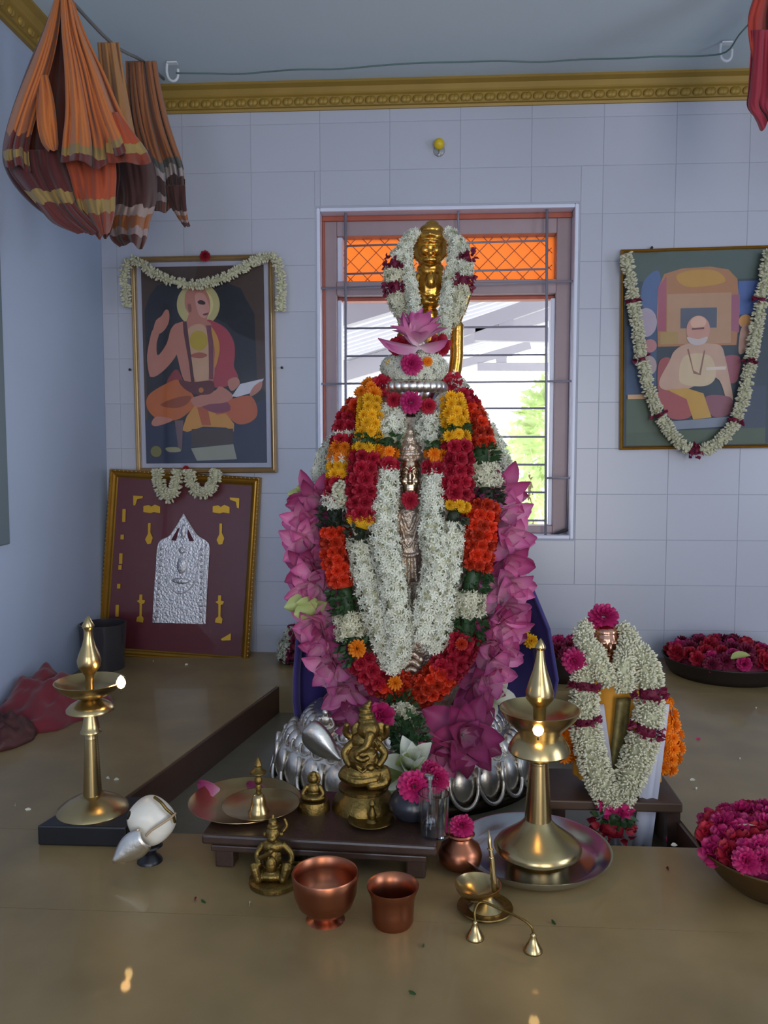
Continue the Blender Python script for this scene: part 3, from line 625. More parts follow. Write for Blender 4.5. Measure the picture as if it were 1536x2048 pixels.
# ------------------------------------------------------------------ garlands on the statue
def pxr(r, n): return [r * mpp((0, SY - .1, .5))] * n if not isinstance(r, (list, tuple)) else [q * mpp((0, SY - .1, .5)) for q in r]
def garland(name, label, strands, group=None, cat='garland', surf=sp):
    p0 = surf(*strands[0][0][0]); root = thing(name, label, cat, p0, group)
    for s_ in strands:
        pts = [surf(*q) for q in s_[0]]; r = s_[1]; strand(root, pts, pxr(r, len(pts)), s_[2], **(s_[3] if len(s_) > 3 else {}))
    return root
o1, o2, o3 = .022, .045, .060
# many-coloured long garland
garland('flower_garland', 'long garland of red, orange and cream flower bands looping round the statue', [
  ([(748, 775, o2), (722, 805, o2), (700, 840, o2), (690, 875, o2), (686, 905, o2), (682, 940, o2), (680, 975, o2), (672, 1005, o2), (670, 1050, o2), (672, 1110, o2), (685, 1155, o2), (692, 1195, o2), (700, 1240, o2), (715, 1295, o2), (750, 1345, o2), (795, 1375, o2), (838, 1384, o2), (880, 1352, o2), (918, 1300, o2), (935, 1255, o2), (936, 1215, o2), (942, 1165, o2), (955, 1115, o2), (962, 1040, o2), (972, 990, o2), (974, 965, o2), (962, 930, o2), (958, 880, o2), (942, 830, o2), (915, 785, o2)],
   [20, 22, 24, 24, 24, 26, 26, 26, 28, 28, 28, 30, 30, 32, 32, 32, 32, 32, 32, 30, 30, 30, 30, 32, 32, 32, 30, 28, 24, 18],
   [('ora', 40), ('vor', 28), ('red', 38), ('jas', 10), ('red', 14), ('ora', 24), ('jas', 8), ('yel', 30), ('red', 28), ('jas', 22), ('dark', 38), ('vor', 105), ('leaf', 45), ('cream', 40), ('leaf', 42), ('red', 52), ('vor', 70), ('vor', 60), ('red', 70), ('leaf', 40), ('cream', 42), ('leaf', 40), ('vor', 120), ('dark', 22), ('cream', 45), ('leaf', 30), ('vor', 75), ('red', 40)])])
# yellow and red thick garland ending in white
for sgn, lab, A, S in ((-1, 'thick yellow and crimson garland strand ending in white, beside the orange blossoms', [(742, 800, o3), (740, 840, o3), (736, 885, o3), (729, 930, o3), (727, 980, o3), (726, 1040, o3), (718, 1070, o3), (725, 1110, o2), (738, 1170, o2), (760, 1250, o2), (785, 1335, o2)], [20, 24, 25, 27, 30, 27, 22, 24, 26, 26, 22]),
                       (1, 'thick yellow and crimson garland strand ending in white, nearest the window view', [(906, 795, o3), (908, 830, o3), (911, 865, o3), (914, 900, o3), (915, 960, o3), (912, 1015, o3), (905, 1040, o3), (900, 1090, o2), (893, 1160, o2), (880, 1240, o2), (866, 1300, o2)], [20, 24, 25, 26, 27, 25, 22, 24, 25, 25, 20])):
    garland('flower_garland', lab, [(A, S, [('yel', 82), ('leaf', 14), ('yel', 16), ('red', 118), ('yel', 22), ('dark', 22), ('jas', 255)] if sgn < 0 else [('yel', 68), ('leaf', 14), ('yel', 20), ('red', 112), ('yel', 18), ('dark', 20), ('jas', 255)])])
# inner white strands
for sgn, lab, A, S in ((-1, 'inner white jasmine strand with an orange knot beside the silver face', [(785, 815, .03), (780, 860, .03), (776, 892, o2), (772, 920, o2), (774, 960, o2), (766, 1060, o3), (784, 1150, o3), (795, 1230, o3), (800, 1290, o3), (780, 1340, o3)], [24, 28, 18, 20, 21, 25, 25, 25, 24, 16]),
                       (1, 'inner white jasmine strand with an orange knot, ending higher than its pair', [(862, 825, .03), (856, 860, .03), (872, 892, o2), (872, 918, o2), (868, 960, o2), (864, 1060, o3), (876, 1130, o3), (855, 1210, o3), (842, 1280, o3)], [20, 26, 18, 20, 20, 23, 25, 24, 18])):
    garland('flower_garland', lab, [(A, S, [('jas', 72), ('leaf', 18), ('ora', 26), ('red', 16), ('jas', 395 if sgn < 0 else 335)])])
# thin outer jasmine string
garland('jasmine_garland', 'thin white jasmine string along the outer edge, over the window view', [([(897, 752, .01), (915, 770, .01), (945, 815, .005), (975, 860, 0), (1000, 905, 0), (1014, 960, 0)], [14, 16, 17, 16, 15, 12], [('jas', 1)])])
garland('jasmine_garland', 'thin white jasmine string along the outer edge, over the window jamb', [([(740, 790, 0), (690, 850, 0), (662, 890, 0), (645, 925, 0), (640, 965, 0), (660, 985, 0)], [12, 14, 15, 16, 16, 14], [('jas', 1)])])
garland('jasmine_tassel', 'white jasmine tassel on a pale cord under the yellow and red roses', [([(683, 965, .07), (687, 990, .07), (690, 1010, .07)], [14, 17, 10], [('budw', 1)])], cat='garland')
tas = [o for o in COL.objects if o.name == 'jasmine_tassel'][0]
MB().tube([sp(692, 1012, .07) - tas.location, sp(700, 1040, .07) - tas.location, sp(714, 1070, .07) - tas.location], [.0035, .004, .005], 8).build('cord', mat('pale_cord', '#b8a890', 0.7), tas)
# crown wreath
wr = thing('flower_wreath', 'plump white jasmine wreath with a magenta rose on the silver crown', 'wreath', sp(827, 732, .02)); wo = Vector(wr.location)
frs = []; cw = Vector((0, .05, 0)); rx, rz = 67 * mpp(wo), 35 * mpp(wo); cmb = MB(); cmb.ell(cw, (rx * .9, .055, rz * .88), 20, 12)
for _ in range(950):
    th = math.acos(random.uniform(-1, 1)); a = random.uniform(math.pi * .9, math.pi * 2.1); n_ = Vector((math.sin(th) * math.cos(a), math.sin(th) * math.sin(a), math.cos(th))); frs.append((cw + Vector((n_.x * rx, n_.y * .06, n_.z * rz)), frame_of(n_ + Vector((random.gauss(0, .3),) * 3)), .0135 * random.uniform(.8, 1.2)))
scatter('jasmine_flowers', jas, frs, M_jas, wr, cmb)
put('rose', POM['pink'], wr, sp(823, 728, .045) - wo, (0, -1, .1), .046); put('chrysanthemum', MARI['yel'], wr, sp(782, 727, .035) - wo, (-.4, -1, .1), .024); put('marigold', MARI['ora'], wr, sp(855, 723, .04) - wo, (.3, -1, .1), .022)
def solo(name, lab, me, p, axis, size, cat='flower', group=None):
    o = put(name, me, None, p, axis, size); return tag(o, lab, cat, group)
solo('carnation', 'magenta carnation at the centre of the silver crown', POM['pink'], sp(822, 805, .07), (0, -1, .1), .046)
solo('carnation', 'dark red carnation just beside the magenta one, nearest the yellow roses', POM['red'], sp(788, 800, .06), (-.3, -1, .1), .032)
solo('carnation', 'dark red carnation below the magenta one, nearest the thick yellow strand', POM['red'], sp(856, 812, .06), (.3, -1, .1), .034)
solo('carnation', 'crimson carnation under the chin of the silver face', POM['red'], sp(820, 1000, .04), (0, -1, .1), .037)
solo('marigold', 'single bright orange marigold low on the red garland loop', MARI['ora'], sp(714, 1297, .085), (-.3, -1, .1), .038)
solo('marigold', 'small orange marigold on the red loop near the pink lotus petals', MARI['vor'], sp(923, 1288, .085), (.3, -1, .1), .026)
solo('marigold', 'orange marigold at the bottom of the red loop', MARI['ora'], sp(790, 1366, .085), (0, -1, .1), .030)
solo('marigold', 'upper orange marigold beside the crown on the window jamb side', MARI['ora'], sp(740, 768, .05), (-.3, -1, .2), .032)
solo('marigold', 'lower orange marigold beside the crown on the window jamb side', MARI['ora'], sp(747, 786, .06), (-.3, -1, .0), .030)
for x, y, n in ((765, 770, 'beside the orange marigolds'), (905, 765, 'under the thin jasmine string')): solo('rose', 'dark red rose tucked at the crown ' + n, ROSE['red'], sp(x, y, .02), (0, -1, .3), .046)
for x, y, lab in ((800, 692, 'crimson rose under the top lotus, window jamb side'), (880, 690, 'crimson rose under the top lotus, beside the gilded stem')): solo('rose', lab, ROSE['red'], sp(x, y, .03), (0, -1, .3), .046)
tl = thing('lotus_flower', 'open pink lotus crowning the white wreath', 'flower', sp(838, 692, .04))
lotus(tl, (0, 0, .004), (.0, -.2, 1), .068, [(5, 12, 1.0), (6, 32, 1.05), (6, 54, 1.0)], 'pink', None)
for d, s in (((-1, -.2, .12), .085), ((1, -.2, .15), .060), ((-.95, -.3, .0), .07), ((-.5, -.3, .9), .075), ((.3, -.3, .95), .075)):
    z_ = Vector(d).normalized(); Mx = frame_of(z_, 1.2).to_4x4(); obj('petal', PETAL['pink'][0], None, tl, M=Mx @ Matrix.Diagonal((s, s, s, 1)))
# lotus petal garland either side
for lab, A in (('pink lotus garland down the edge by the framed plaque', [(628, 1000), (612, 1040), (610, 1085), (615, 1130), (622, 1172), (628, 1240), (640, 1285), (658, 1330), (680, 1372), (700, 1408), (712, 1436)]),
               ('pink lotus garland down the edge by the small copper idol', [(1005, 985), (1016, 1030), (1022, 1075), (1022, 1120), (1020, 1165), (1016, 1210), (1008, 1255), (1000, 1300), (985, 1340), (965, 1365)])):
    p0 = sp(A[0][0], A[0][1], .02); g_ = thing('lotus_garland', lab, 'garland', p0); L_ = A[0][0] < 800
    MB().tube([sp(x, y, .01) - p0 for x, y in A], .012, 8).build('flower_cord', M_lotd, g_)
    for k, (x, y) in enumerate(A):
        x += 12 if L_ else -12; c = sp(x, y, .035) - p0; ax = Vector((-.4 if L_ else .4, -.9, -.25 + .15 * math.sin(k)))
        if y > 1330 and L_: ax = Vector((-.1, -.9, -.4))
        lotus(g_, c, ax, .064, [(3, 18, .8), (5, 48, 1.0), (6, 80, 1.05)], 'pink' if k % 3 else 'deep', 'pink', k)
def petal_thing(name, lab, x, y, off, dirs, kind, size):
    r = thing(name, lab, 'flower', sp(x, y, off))
    for d, s in dirs: obj('petal', PETAL[kind][int(abs(d[0]) * 10) % 4], None, r, M=frame_of(d, random.uniform(-.5, .5)).to_4x4() @ Matrix.Diagonal((size * s,) * 3 + (1,)))
    return r
g2 = petal_thing('lotus_bud', 'greenish white lotus petals poking out of the pink garland by the plaque', 640, 1212, .05, [((-1, -.2, -.05), 1.1), ((-.9, -.4, .25), .8), ((-.8, -.5, -.2), .9), ((.4, -.8, .3), .6)], 'green', .066)
g3 = petal_thing('lotus_bud', 'greenish petal at the top of the pink garland by the window jamb', 628, 992, .04, [((-1, -.2, .1), 1.0), ((-.8, -.4, .5), .8)], 'green', .055)
wl = thing('lotus_flower', 'white lotus bud above the dark pink lotus', 'flower', sp(975, 1395, .06)); lotus(wl, (0, 0, 0), (.5, -.7, .5), .058, [(4, 15, .9), (5, 45, 1.0)], 'white', None); lotus(wl, (0, 0, -.005), (-.8, -.5, .1), .055, [(3, 40, 1.0)], 'green')
bl = thing('lotus_flower', 'large dark pink lotus resting on the silver pedestal', 'flower', at_y(925, 1470, SY - .20)); lotus(bl, (0, 0, 0), (.15, -.75, .25), .085, [(4, 10, .8), (5, 28, .95), (6, 52, 1.0), (6, 80, 1.0)], 'deep', 'pink', 1.0)
bl2 = thing('lotus_flower', 'paler pink lotus lying against the large dark pink lotus', 'flower', at_y(895, 1492, SY - .22)); lotus(bl2, (0, 0, 0), (-.3, -.8, -.3), .062, [(4, 20, .8), (6, 60, 1.0)], 'pink', None, .4)
# tassel of the long garland down to the white lotus
tt = garland('garland_tassel', 'green and cream tassel hanging from the red loop to the white lotus', [([(800, 1392), (805, 1430), (815, 1465), (826, 1500)], [20, 24, 28, 26], [('leaf', 34), ('cream', 32), ('leaf', 60)], dict(dens=2.0))], surf=lambda x, y: at_y(x, y, float(np.interp(y, [1392, 1500], [SY - .20, SY - .30]))))
wl2 = thing('lotus_flower', 'half open white lotus with green outer petals beside the brass elephant god', 'flower', at_y(822, 1540, SY - .33)); lotus(wl2, (0, 0, 0), (.1, -.6, .75), .068, [(4, 10, .95), (5, 34, 1.0)], 'white'); lotus(wl2, (0, 0, -.01), (-.3, -.7, .0), .066, [(5, 62, 1.0)], 'green'); lotus(wl2, (0, 0, 0), (0, -.9, -.5), .058, [(4, 40, 1.0)], 'white')
# garlands on the golden bust
gs = lambda x, y, o=0.0: at_y(x, y, GY - .05 - o)
garland('jasmine_garland', 'slim white bud garland framing the golden head, window jamb side', [([(832, 466, -.03), (811, 490, -.01), (816, 540, 0), (826, 600, .01), (832, 645, .03)], [11, 14, 13, 14, 14], [('jas', 1)], dict(small=.85))], surf=gs)
garland('jasmine_garland', 'slim white bud garland framing the golden head, gilded stem side', [([(896, 464, -.03), (911, 485, -.01), (904, 540, 0), (894, 600, .01), (887, 675, .03)], [11, 14, 14, 14, 14], [('jas', 1)], dict(small=.85))], surf=gs)
garland('jasmine_garland', 'white garland with two maroon bands beside the golden head, window jamb side', [([(812, 492, 0), (792, 520, 0), (786, 550, 0), (790, 585, 0), (800, 615, 0), (818, 645, .02)], [12, 16, 18, 18, 18, 14], [('jas', 34), ('mar', 16), ('cream', 26), ('mar', 20), ('cream', 70)])], surf=gs)
garland('jasmine_garland', 'white garland with two maroon bands beside the golden head, gilded stem side', [([(912, 480, 0), (930, 510, 0), (930, 545, 0), (922, 580, 0), (912, 615, 0), (895, 650, .02)], [12, 15, 18, 18, 18, 14], [('jas', 28), ('mar', 16), ('jas', 24), ('mar', 20), ('cream', 76)])], surf=gs)
# ================================================================== LAMPS AND VESSELS
M_flame = mat('flame', (1.0, 0.62, 0.22), 0.5, emit=26)
def flame(root, L, px, py, d, h=1.0):
    c = L.p(px, py, d); mb = MB(); u = L.m * h
    mb.lathe([(0.5 * u, 14 * u), (5 * u, 10 * u), (9 * u, 2 * u), (10 * u, -4 * u), (7 * u, -11 * u), (2 * u, -14 * u)][::-1], 14, c); mb.build('flame', M_flame, root)
    MB().tube([c + Vector((0, 0, -22 * u)), c + Vector((0, 0, -11 * u))], 1.6 * u, 6).build('wick', mat('wick', '#2a2018', .9), root)
    d_ = bpy.data.lights.new('flame_light', 'POINT'); d_.energy = .09; d_.color = (1, .55, .2); d_.shadow_soft_size = .008; o = bpy.data.objects.new('flame_light', d_); COL.objects.link(o); o.parent = root; o.location = c + Vector((0, -.012, .012))
# lamp on the black slab
zs = .034
P0, P1 = at_z(74, 1651, zs), at_z(252, 1655, zs)
sb = thing('black_slab', 'low black stone block under the tall brass lamp', 'stone block', (P0.x + .08, P0.y + .07, 0)); 
mb = MB(); c0 = Vector(sb.location); P2 = Vector((P1.x + .012, P0.y + .125, 0)); P3 = Vector((P0.x + .03, P0.y + .115, 0))
mb.hexa([Vector((q.x, q.y, 0)) - c0 for q in (P0, P1, P2, P3)] + [Vector((q.x, q.y, zs)) - c0 for q in (P0, P1, P2, P3)]); mb.build('block', M_black, sb, smooth=False, bevel=.003)
b = at_z(182, 1618, zs); L = Loc(b); lamp = thing('oil_lamp', 'slim tall brass oil lamp burning on the black slab', 'oil lamp', b); A = 183
lathe_thing(L, A, [(0, 1231), (4, 1236), (12, 1251), (11, 1255), (9, 1258), (8.5, 1263), (9, 1276), (13, 1292), (20, 1309), (23, 1321), (21, 1333), (12, 1346), (9, 1350), (8, 1356), (8, 1388)], 'finial', M_brass, lamp)
lamp_bowl = lathe_thing(L, A, [(8, 1384), (40, 1378), (60, 1368), (66, 1361), (68, 1362), (62, 1373), (42, 1387), (20, 1395), (14, 1399)], 'oil_bowl', M_brass, lamp)
lathe_thing(L, A, [(13, 1396), (24, 1400), (38, 1408), (46, 1416), (46, 1420), (30, 1418), (10, 1416)], 'drip_ring', M_brass, lamp)
st = [(10, 1414), (11, 1425), (16, 1448), (18, 1458), (21, 1461), (21, 1464), (12, 1467), (12, 1474)]
y = 1474
while y < 1588: st += [(12 + (y - 1474) * .05 + .9, y + 2.5), (12 + (y - 1474) * .05, y + 5)]; y += 5
lathe_thing(L, A, st + [(22, 1592)], 'stem', M_brass, lamp)
lathe_thing(L, A, [(20, 1588), (28, 1591), (44, 1598), (58, 1606), (68, 1614), (70, 1618), (68, 1621), (50, 1621)], 'foot', M_brass, lamp)
flame(lamp_bowl, L, 244, 1362, 6, .92)
# big steel plate and the stout lamp
b = at_z(1072, 1722, 0.0); L = Loc(b); pl = thing('steel_plate', 'wide stainless steel plate under the stout brass lamp', 'plate', b); A = 1070
lathe_thing(L, A, [(0, 1716), (112, 1714), (126, 1707), (148, 1692), (153, 1691), (150, 1696), (132, 1712), (118, 1720), (0, 1722)], 'dish', M_steel, pl, 72)
b2 = Vector(b) + Vector((.004, 0, .006)); L = Loc(b2); lp = thing('oil_lamp', 'stout brass oil lamp burning on the steel plate', 'oil lamp', b2); A = 1078
lathe_thing(L, A, [(0, 1276), (5, 1282), (11, 1294), (10, 1298), (7, 1300), (9, 1318), (14, 1340), (22, 1364), (28, 1384), (27, 1397), (18, 1408), (13, 1414), (12, 1440)], 'finial', M_brass, lp)
lp_bowl = lathe_thing(L, A, [(10, 1446), (44, 1440), (66, 1428), (76, 1416), (79, 1417), (72, 1432), (54, 1450), (43, 1462), (40, 1468)], 'oil_bowl', M_brass, lp, 48)
lathe_thing(L, A, [(38, 1466), (48, 1474), (58, 1490), (61, 1500), (58, 1504), (30, 1505), (24, 1508), (25, 1514), (22, 1520), (18, 1523)], 'drip_ring', M_brass, lp, 48)
st = [(18, 1520)]; y = 1523
while y < 1640: st += [(18.5 + (y - 1523) * .065 + 1.0, y + 2.5), (18.5 + (y - 1523) * .065, y + 5)]; y += 5
lathe_thing(L, A, st, 'stem', M_brass, lp)
lathe_thing(L, A, [(26, 1638), (32, 1645), (40, 1653), (52, 1662), (66, 1672), (80, 1682), (87, 1691), (86, 1696), (70, 1702), (58, 1706), (58, 1712), (66, 1716)], 'foot', M_brass, lp, 48)
flame(lp_bowl, L, 1068, 1434, 66, 1.05)
# wooden stool
zt_s = .058; S0, S1 = at_z(402, 1669, zt_s), at_z(873, 1694, zt_s); dx_ = (S1 - S0); dx_.z = 0; ln = dx_.length; ang = math.atan2(dx_.y, dx_.x); dpt = .185
stool = thing('wooden_stool', 'low dark wooden stool holding the brass figures', 'stool', (S0 + S1) / 2 * 1.0 + Vector((0, 0, -zt_s)), rot=(0, 0, ang))
MB().box((0, dpt / 2, zt_s - .008), (ln, dpt, .016)).build('seat_board', M_wood, stool, smooth=False, bevel=.004)
MB().box((0, .006, zt_s - .021), (ln - .03, .012, .010)).build('front_rail', M_wood, stool, smooth=False, bevel=.002)
for sx in (-1, 1):
    for yy in (.028, dpt - .028): MB().box((sx * (ln / 2 - .032), yy, (zt_s - .016) / 2), (.030, .030, zt_s - .016)).build('leg', M_wood, stool, smooth=False, bevel=.003)
# plates on the stool
def dish(name, lab, px, py, z, r, m, rim=8, deep=8):
    b = at_z(px, py, z); L = Loc(b); t = thing(name, lab, 'plate', b); u = L.m
    MB().lathe([(.01 * u, 0), ((r - rim - 10) * u, 0), (r * u, (deep) * u), ((r + 1.5) * u, (deep + .5) * u), ((r - rim - 4) * u, 2.5 * u), (.01 * u, 2.0 * u)], 56).build('dish', m, t); return t
dish('brass_plate', 'larger brass plate overhanging the stool end', 490, 1612, zt_s, 110, M_brass, 16, 15)
dish('brass_plate', 'smaller brass plate under the hand bell', 522, 1619, zt_s + .0115, 76, M_brass, 14, 13)
b = at_z(515, 1622, zt_s + .014); L = Loc(b); bell = thing('hand_bell', 'brass hand bell with a figure topped handle in the small plate', 'bell', b)
lathe_thing(L, 516, [(6, 1586), (10, 1589), (13, 1594), (14, 1604), (17, 1616), (23, 1625), (23, 1628), (20, 1628)], 'bell_cup', M_brass, bell)
lathe_thing(L, 516, [(0, 1574 - 60), (3, 1517), (6, 1524), (8, 1530), (6, 1533), (9, 1538), (16, 1543), (16, 1546), (8, 1549), (5, 1553), (8, 1558), (8, 1564), (5, 1568), (7, 1574), (5, 1580), (6, 1588)], 'handle', M_brass_old, bell, 20)
# idols
solo('carnation', 'magenta rose tucked behind the head of the brass elephant figure', ROSE['pink'], at_y(762, 1432, 1.50), (.1, -.95, .2), .050)
def disc(L, root, ax, y0, y1, r, name='base', m=None, n=36, top=None):
    return lathe_thing(L, ax, [(0, y0), ((top or r * .9), y0), (r, y0 + (y1 - y0) * .4), (r, y1), (0, y1)], name, m or M_brass_old, root, n)
b = at_z(627, 1618, zt_s); L = Loc(b); it = thing('brass_idol', 'tiny seated brass idol on a block behind the stool plates', 'figurine', b)
disc(L, it, 627, 1598, 1618, 32); blob(L, [('e', 627, 1558, 0, 9, 9, 10), ('e', 627, 1549, 0, 6, 6, 7), ('e', 627, 1578, 0, 14, 11, 15), ('e', 627, 1592, 3, 26, 18, 9), ('l', [(614, 1572, 3, 5), (607, 1585, 8, 4), (618, 1591, 14, 4)]), ('l', [(640, 1572, 3, 5), (647, 1585, 8, 4), (636, 1591, 14, 4)]), ('e', 627, 1560, -8, 14, 3, 15)], 'body', M_brass_old, it, 1.1, 2)
b = at_z(727, 1612, zt_s); L = Loc(b); gn = thing('brass_idol', 'tall brass elephant headed seated figure on a domed pedestal', 'figurine', b)
lathe_thing(L, 727, [(0, 1566), (44, 1567), (50, 1570), (50, 1575), (46, 1578), (50, 1584), (57, 1592), (62, 1602), (64, 1612), (0, 1612)], 'pedestal', M_brass_old, gn, 44)
blob(L, [('e', 728, 1540, 8, 48, 26, 20), ('l', [(690, 1545, 12, 13), (716, 1552, 26, 12), (752, 1548, 24, 11)]), ('l', [(768, 1540, 10, 14), (772, 1556, 22, 11), (744, 1560, 30, 9)]), ('e', 727, 1512, 10, 32, 27, 30), ('e', 730, 1480, 4, 27, 20, 22),
   ('e', 738, 1456, 10, 22, 19, 20), ('e', 735, 1440, 4, 19, 16, 10), ('e', 733, 1430, 2, 17, 14, 9), ('e', 731, 1420, 0, 13, 12, 8), ('e', 735, 1411, 0, 8, 8, 7), ('e', 739, 1405, 0, 5, 5, 5),
   ('l', [(742, 1462, 26, 10), (736, 1480, 34, 8), (720, 1490, 36, 6.5), (716, 1500, 36, 5.5), (728, 1506, 38, 5), (738, 1502, 38, 5)]), ('e', 715, 1458, 2, 13, 4, 16, 20), ('e', 763, 1458, 2, 12, 4, 16, -20), ('l', [(752, 1474, 26, 3), (760, 1482, 32, 2.5), (764, 1474, 34, 2)]),
   ('l', [(704, 1486, 4, 9), (690, 1502, 10, 8), (700, 1520, 20, 7)]), ('l', [(756, 1486, 4, 9), (770, 1504, 10, 8), (760, 1520, 22, 7)]), ('l', [(706, 1478, -4, 8), (692, 1466, 0, 7), (694, 1448, 6, 6)]), ('l', [(756, 1478, -4, 8), (772, 1470, 0, 7), (774, 1452, 6, 6)]), ('e', 744, 1522, 36, 8, 7, 7), ('l', [(704, 1500, 20, 3), (728, 1530, 38, 3), (752, 1500, 22, 3)])], 'body', M_brass_old, gn, 1.3, 2)
t = dish('brass_lamp_dish', 'small shallow brass lamp dish at the stool front', 742, 1645, zt_s, 45, M_brass_old, 10, 7); L = Loc(t.location)
lathe_thing(L, 744, [(0, 1598), (4, 1601), (7, 1608), (4, 1613), (6, 1620), (9, 1630), (7, 1638), (12, 1643)], 'knob', M_brass_old, t, 18); t['category'] = 'oil lamp'
b = at_z(824, 1636, zt_s); L = Loc(b); pot = thing('stone_pot', 'small round black pot on the stool with magenta flowers in its mouth', 'pot', b)
lathe_thing(L, 824, [(24, 1574), (30, 1571), (32, 1574), (30, 1580), (40, 1590), (46, 1603), (45, 1615), (34, 1629), (26, 1635), (0, 1636)], 'body', mat('glazed_black', '#26272e', .28, .0, var=.1), pot)
solo('carnation', 'magenta carnation in the mouth of the black pot', POM['pink'], at_y(829, 1574, b.y - .012), (0, -.8, .6), .056)
solo('carnation', 'magenta carnation behind the grey incense holder', POM['pink'], at_y(872, 1558, b.y + .04), (.2, -.8, .6), .046)
solo('carnation', 'magenta carnation against the white lotus', POM['pink'], at_y(862, 1541, b.y + .05), (.2, -.8, .5), .036)
b = at_z(858, 1645, zt_s); L = Loc(b); ih = thing('incense_holder', 'slim grey metal incense post behind the black pot', 'incense holder', b)
lathe_thing(L, 858, [(8, 1548), (11, 1550), (11, 1556), (7, 1558), (6, 1590), (6, 1634), (14, 1640), (14, 1645)], 'post', M_steel, ih, 18)
b = at_z(868, 1668, zt_s); L = Loc(b); gt = thing('glass_tumbler', 'clear glass tumbler at the end of the wooden stool', 'tumbler', b)
M_glass = mat('clear_glass', (.9, .93, .95), .05, trans=1.0, spec=.5)
lathe_thing(L, 868, [(0, 1664), (25, 1664), (29, 1586), (31.5, 1586), (28, 1668), (0, 1668)], 'glass', M_glass, gt, 32, flip=True)
# dark copper pot between stool and plate
b = at_z(922, 1733, 0); L = Loc(b); cp = thing('copper_pot', 'dark copper water pot between the stool and the steel plate', 'pot', b)
lathe_thing(L, 922, [(22, 1668), (27, 1664), (29, 1667), (22, 1674), (24, 1680), (38, 1690), (44, 1706), (42, 1720), (30, 1731), (0, 1733)], 'body', M_copper, cp)
solo('carnation', 'magenta carnation lying on the dark copper pot', POM['pink'], at_y(924, 1654, b.y), (0, -.6, .8), .040)
# kneeling brass devotee
b = at_z(546, 1766, 0); L = Loc(b); hn = thing('brass_devotee', 'brass kneeling devotee figure with folded hands on a round base', 'figurine', b)
lathe_thing(L, 546, [(0, 1752), (44, 1752), (50, 1756), (50, 1764), (46, 1766), (0, 1766)], 'base', M_brass_old, hn)
blob(L, [('e', 545, 1742, 4, 38, 28, 14), ('l', [(520, 1738, 10, 12), (514, 1722, 22, 11), (522, 1745, 26, 9)]), ('l', [(570, 1738, 10, 12), (578, 1722, 20, 11), (570, 1746, 24, 9)]), ('e', 546, 1712, 4, 20, 15, 30), ('e', 547, 1690, 4, 23, 14, 14), ('e', 547, 1664, 6, 14, 14, 15), ('e', 547, 1670, 16, 9, 8, 8), ('e', 547, 1651, 4, 12, 12, 7), ('e', 546, 1643, 2, 9, 9, 8), ('e', 546, 1634, 0, 4, 4, 7),
   ('l', [(527, 1688, 4, 7), (516, 1704, 8, 6), (522, 1718, 20, 6)]), ('l', [(568, 1688, 4, 7), (582, 1702, 6, 6.5), (584, 1716, 10, 6), (572, 1728, 20, 6)]), ('l', [(524, 1708, 16, 5), (540, 1698, 24, 5), (547, 1690, 27, 5)]), ('l', [(564, 1666, -6, 4), (572, 1656, -8, 4), (568, 1642, -8, 3)]), ('e', 530, 1668, 2, 4, 4, 6), ('e', 564, 1668, 2, 4, 4, 6), ('e', 546, 1722, 20, 12, 8, 20)], 'body', M_brass_old, hn, 1.2, 2)
b = at_z(600, 1722, 0); L = Loc(b); ti = thing('brass_idol', 'tiny brass idol half hidden behind the kneeling devotee', 'figurine', b)
disc(L, ti, 596, 1714, 1722, 20); blob(L, [('e', 596, 1706, 0, 16, 12, 8), ('e', 596, 1695, 0, 9, 8, 10), ('e', 596, 1684, 0, 6, 6, 6), ('e', 596, 1677, 0, 3, 3, 5), ('l', [(588, 1692, 2, 3), (584, 1702, 6, 3), (592, 1706, 9, 3)]), ('l', [(604, 1692, 2, 3), (608, 1702, 6, 3), (600, 1706, 9, 3)])], 'body', M_brass_old, ti, 1.1, 2)
# copper cups
b = at_z(649, 1838, 0); L = Loc(b); cu = thing('copper_cup', 'footed copper cup beside the copper tumbler', 'cup', b)
lathe_thing(L, 649, [(0, 1822), (36, 1812), (56, 1790), (61, 1765), (62, 1746), (65, 1743), (67, 1746), (64.5, 1762), (62, 1785), (54, 1806), (40, 1820), (24, 1826), (22, 1829), (28, 1834), (39, 1838), (41, 1841), (38, 1843), (0, 1843)], 'bowl', M_copper, cu, 56)
b = at_z(786, 1846, 0); L = Loc(b); tu = thing('copper_tumbler', 'straight copper tumbler with a flared lip', 'tumbler', b)
lathe_thing(L, 786, [(0, 1843), (37, 1842), (40, 1800), (42, 1786), (49, 1771), (52, 1769), (52, 1772), (46, 1786), (43.5, 1798), (42, 1815), (41, 1838), (37, 1846), (0, 1847)], 'cup', M_copper, tu, 56)
# little spoon lamp with upright handle
b = at_z(973, 1820, 0); L = Loc(b); sl_ = thing('spoon_lamp', 'small brass lamp with a shallow bowl and upright spike handle', 'oil lamp', b)
lathe_thing(L, 973, [(0, 1812), (46, 1814), (55, 1811), (56, 1813), (48, 1820), (0, 1821)], 'saucer', M_brass_old, sl_)
lathe_thing(L, 975, [(12, 1790), (16, 1796), (28, 1806), (36, 1812), (36, 1815), (0, 1815)], 'foot', M_brass, sl_)
lathe_thing(L, 958, [(0, 1790), (26, 1784), (40, 1774), (45, 1767), (47, 1767), (43, 1778), (30, 1790), (14, 1796), (0, 1797)], 'bowl', M_brass, sl_)
MB().tube([L.p(990, 1786, 0), L.p(988, 1770, 0), L.p(984, 1720, -4), L.p(980, 1690, -6), L.p(978, 1664, -8)], [6 * L.m, 6 * L.m, 5 * L.m, 4 * L.m, 1.2 * L.m], 10).build('spike_handle', M_brass, sl_)
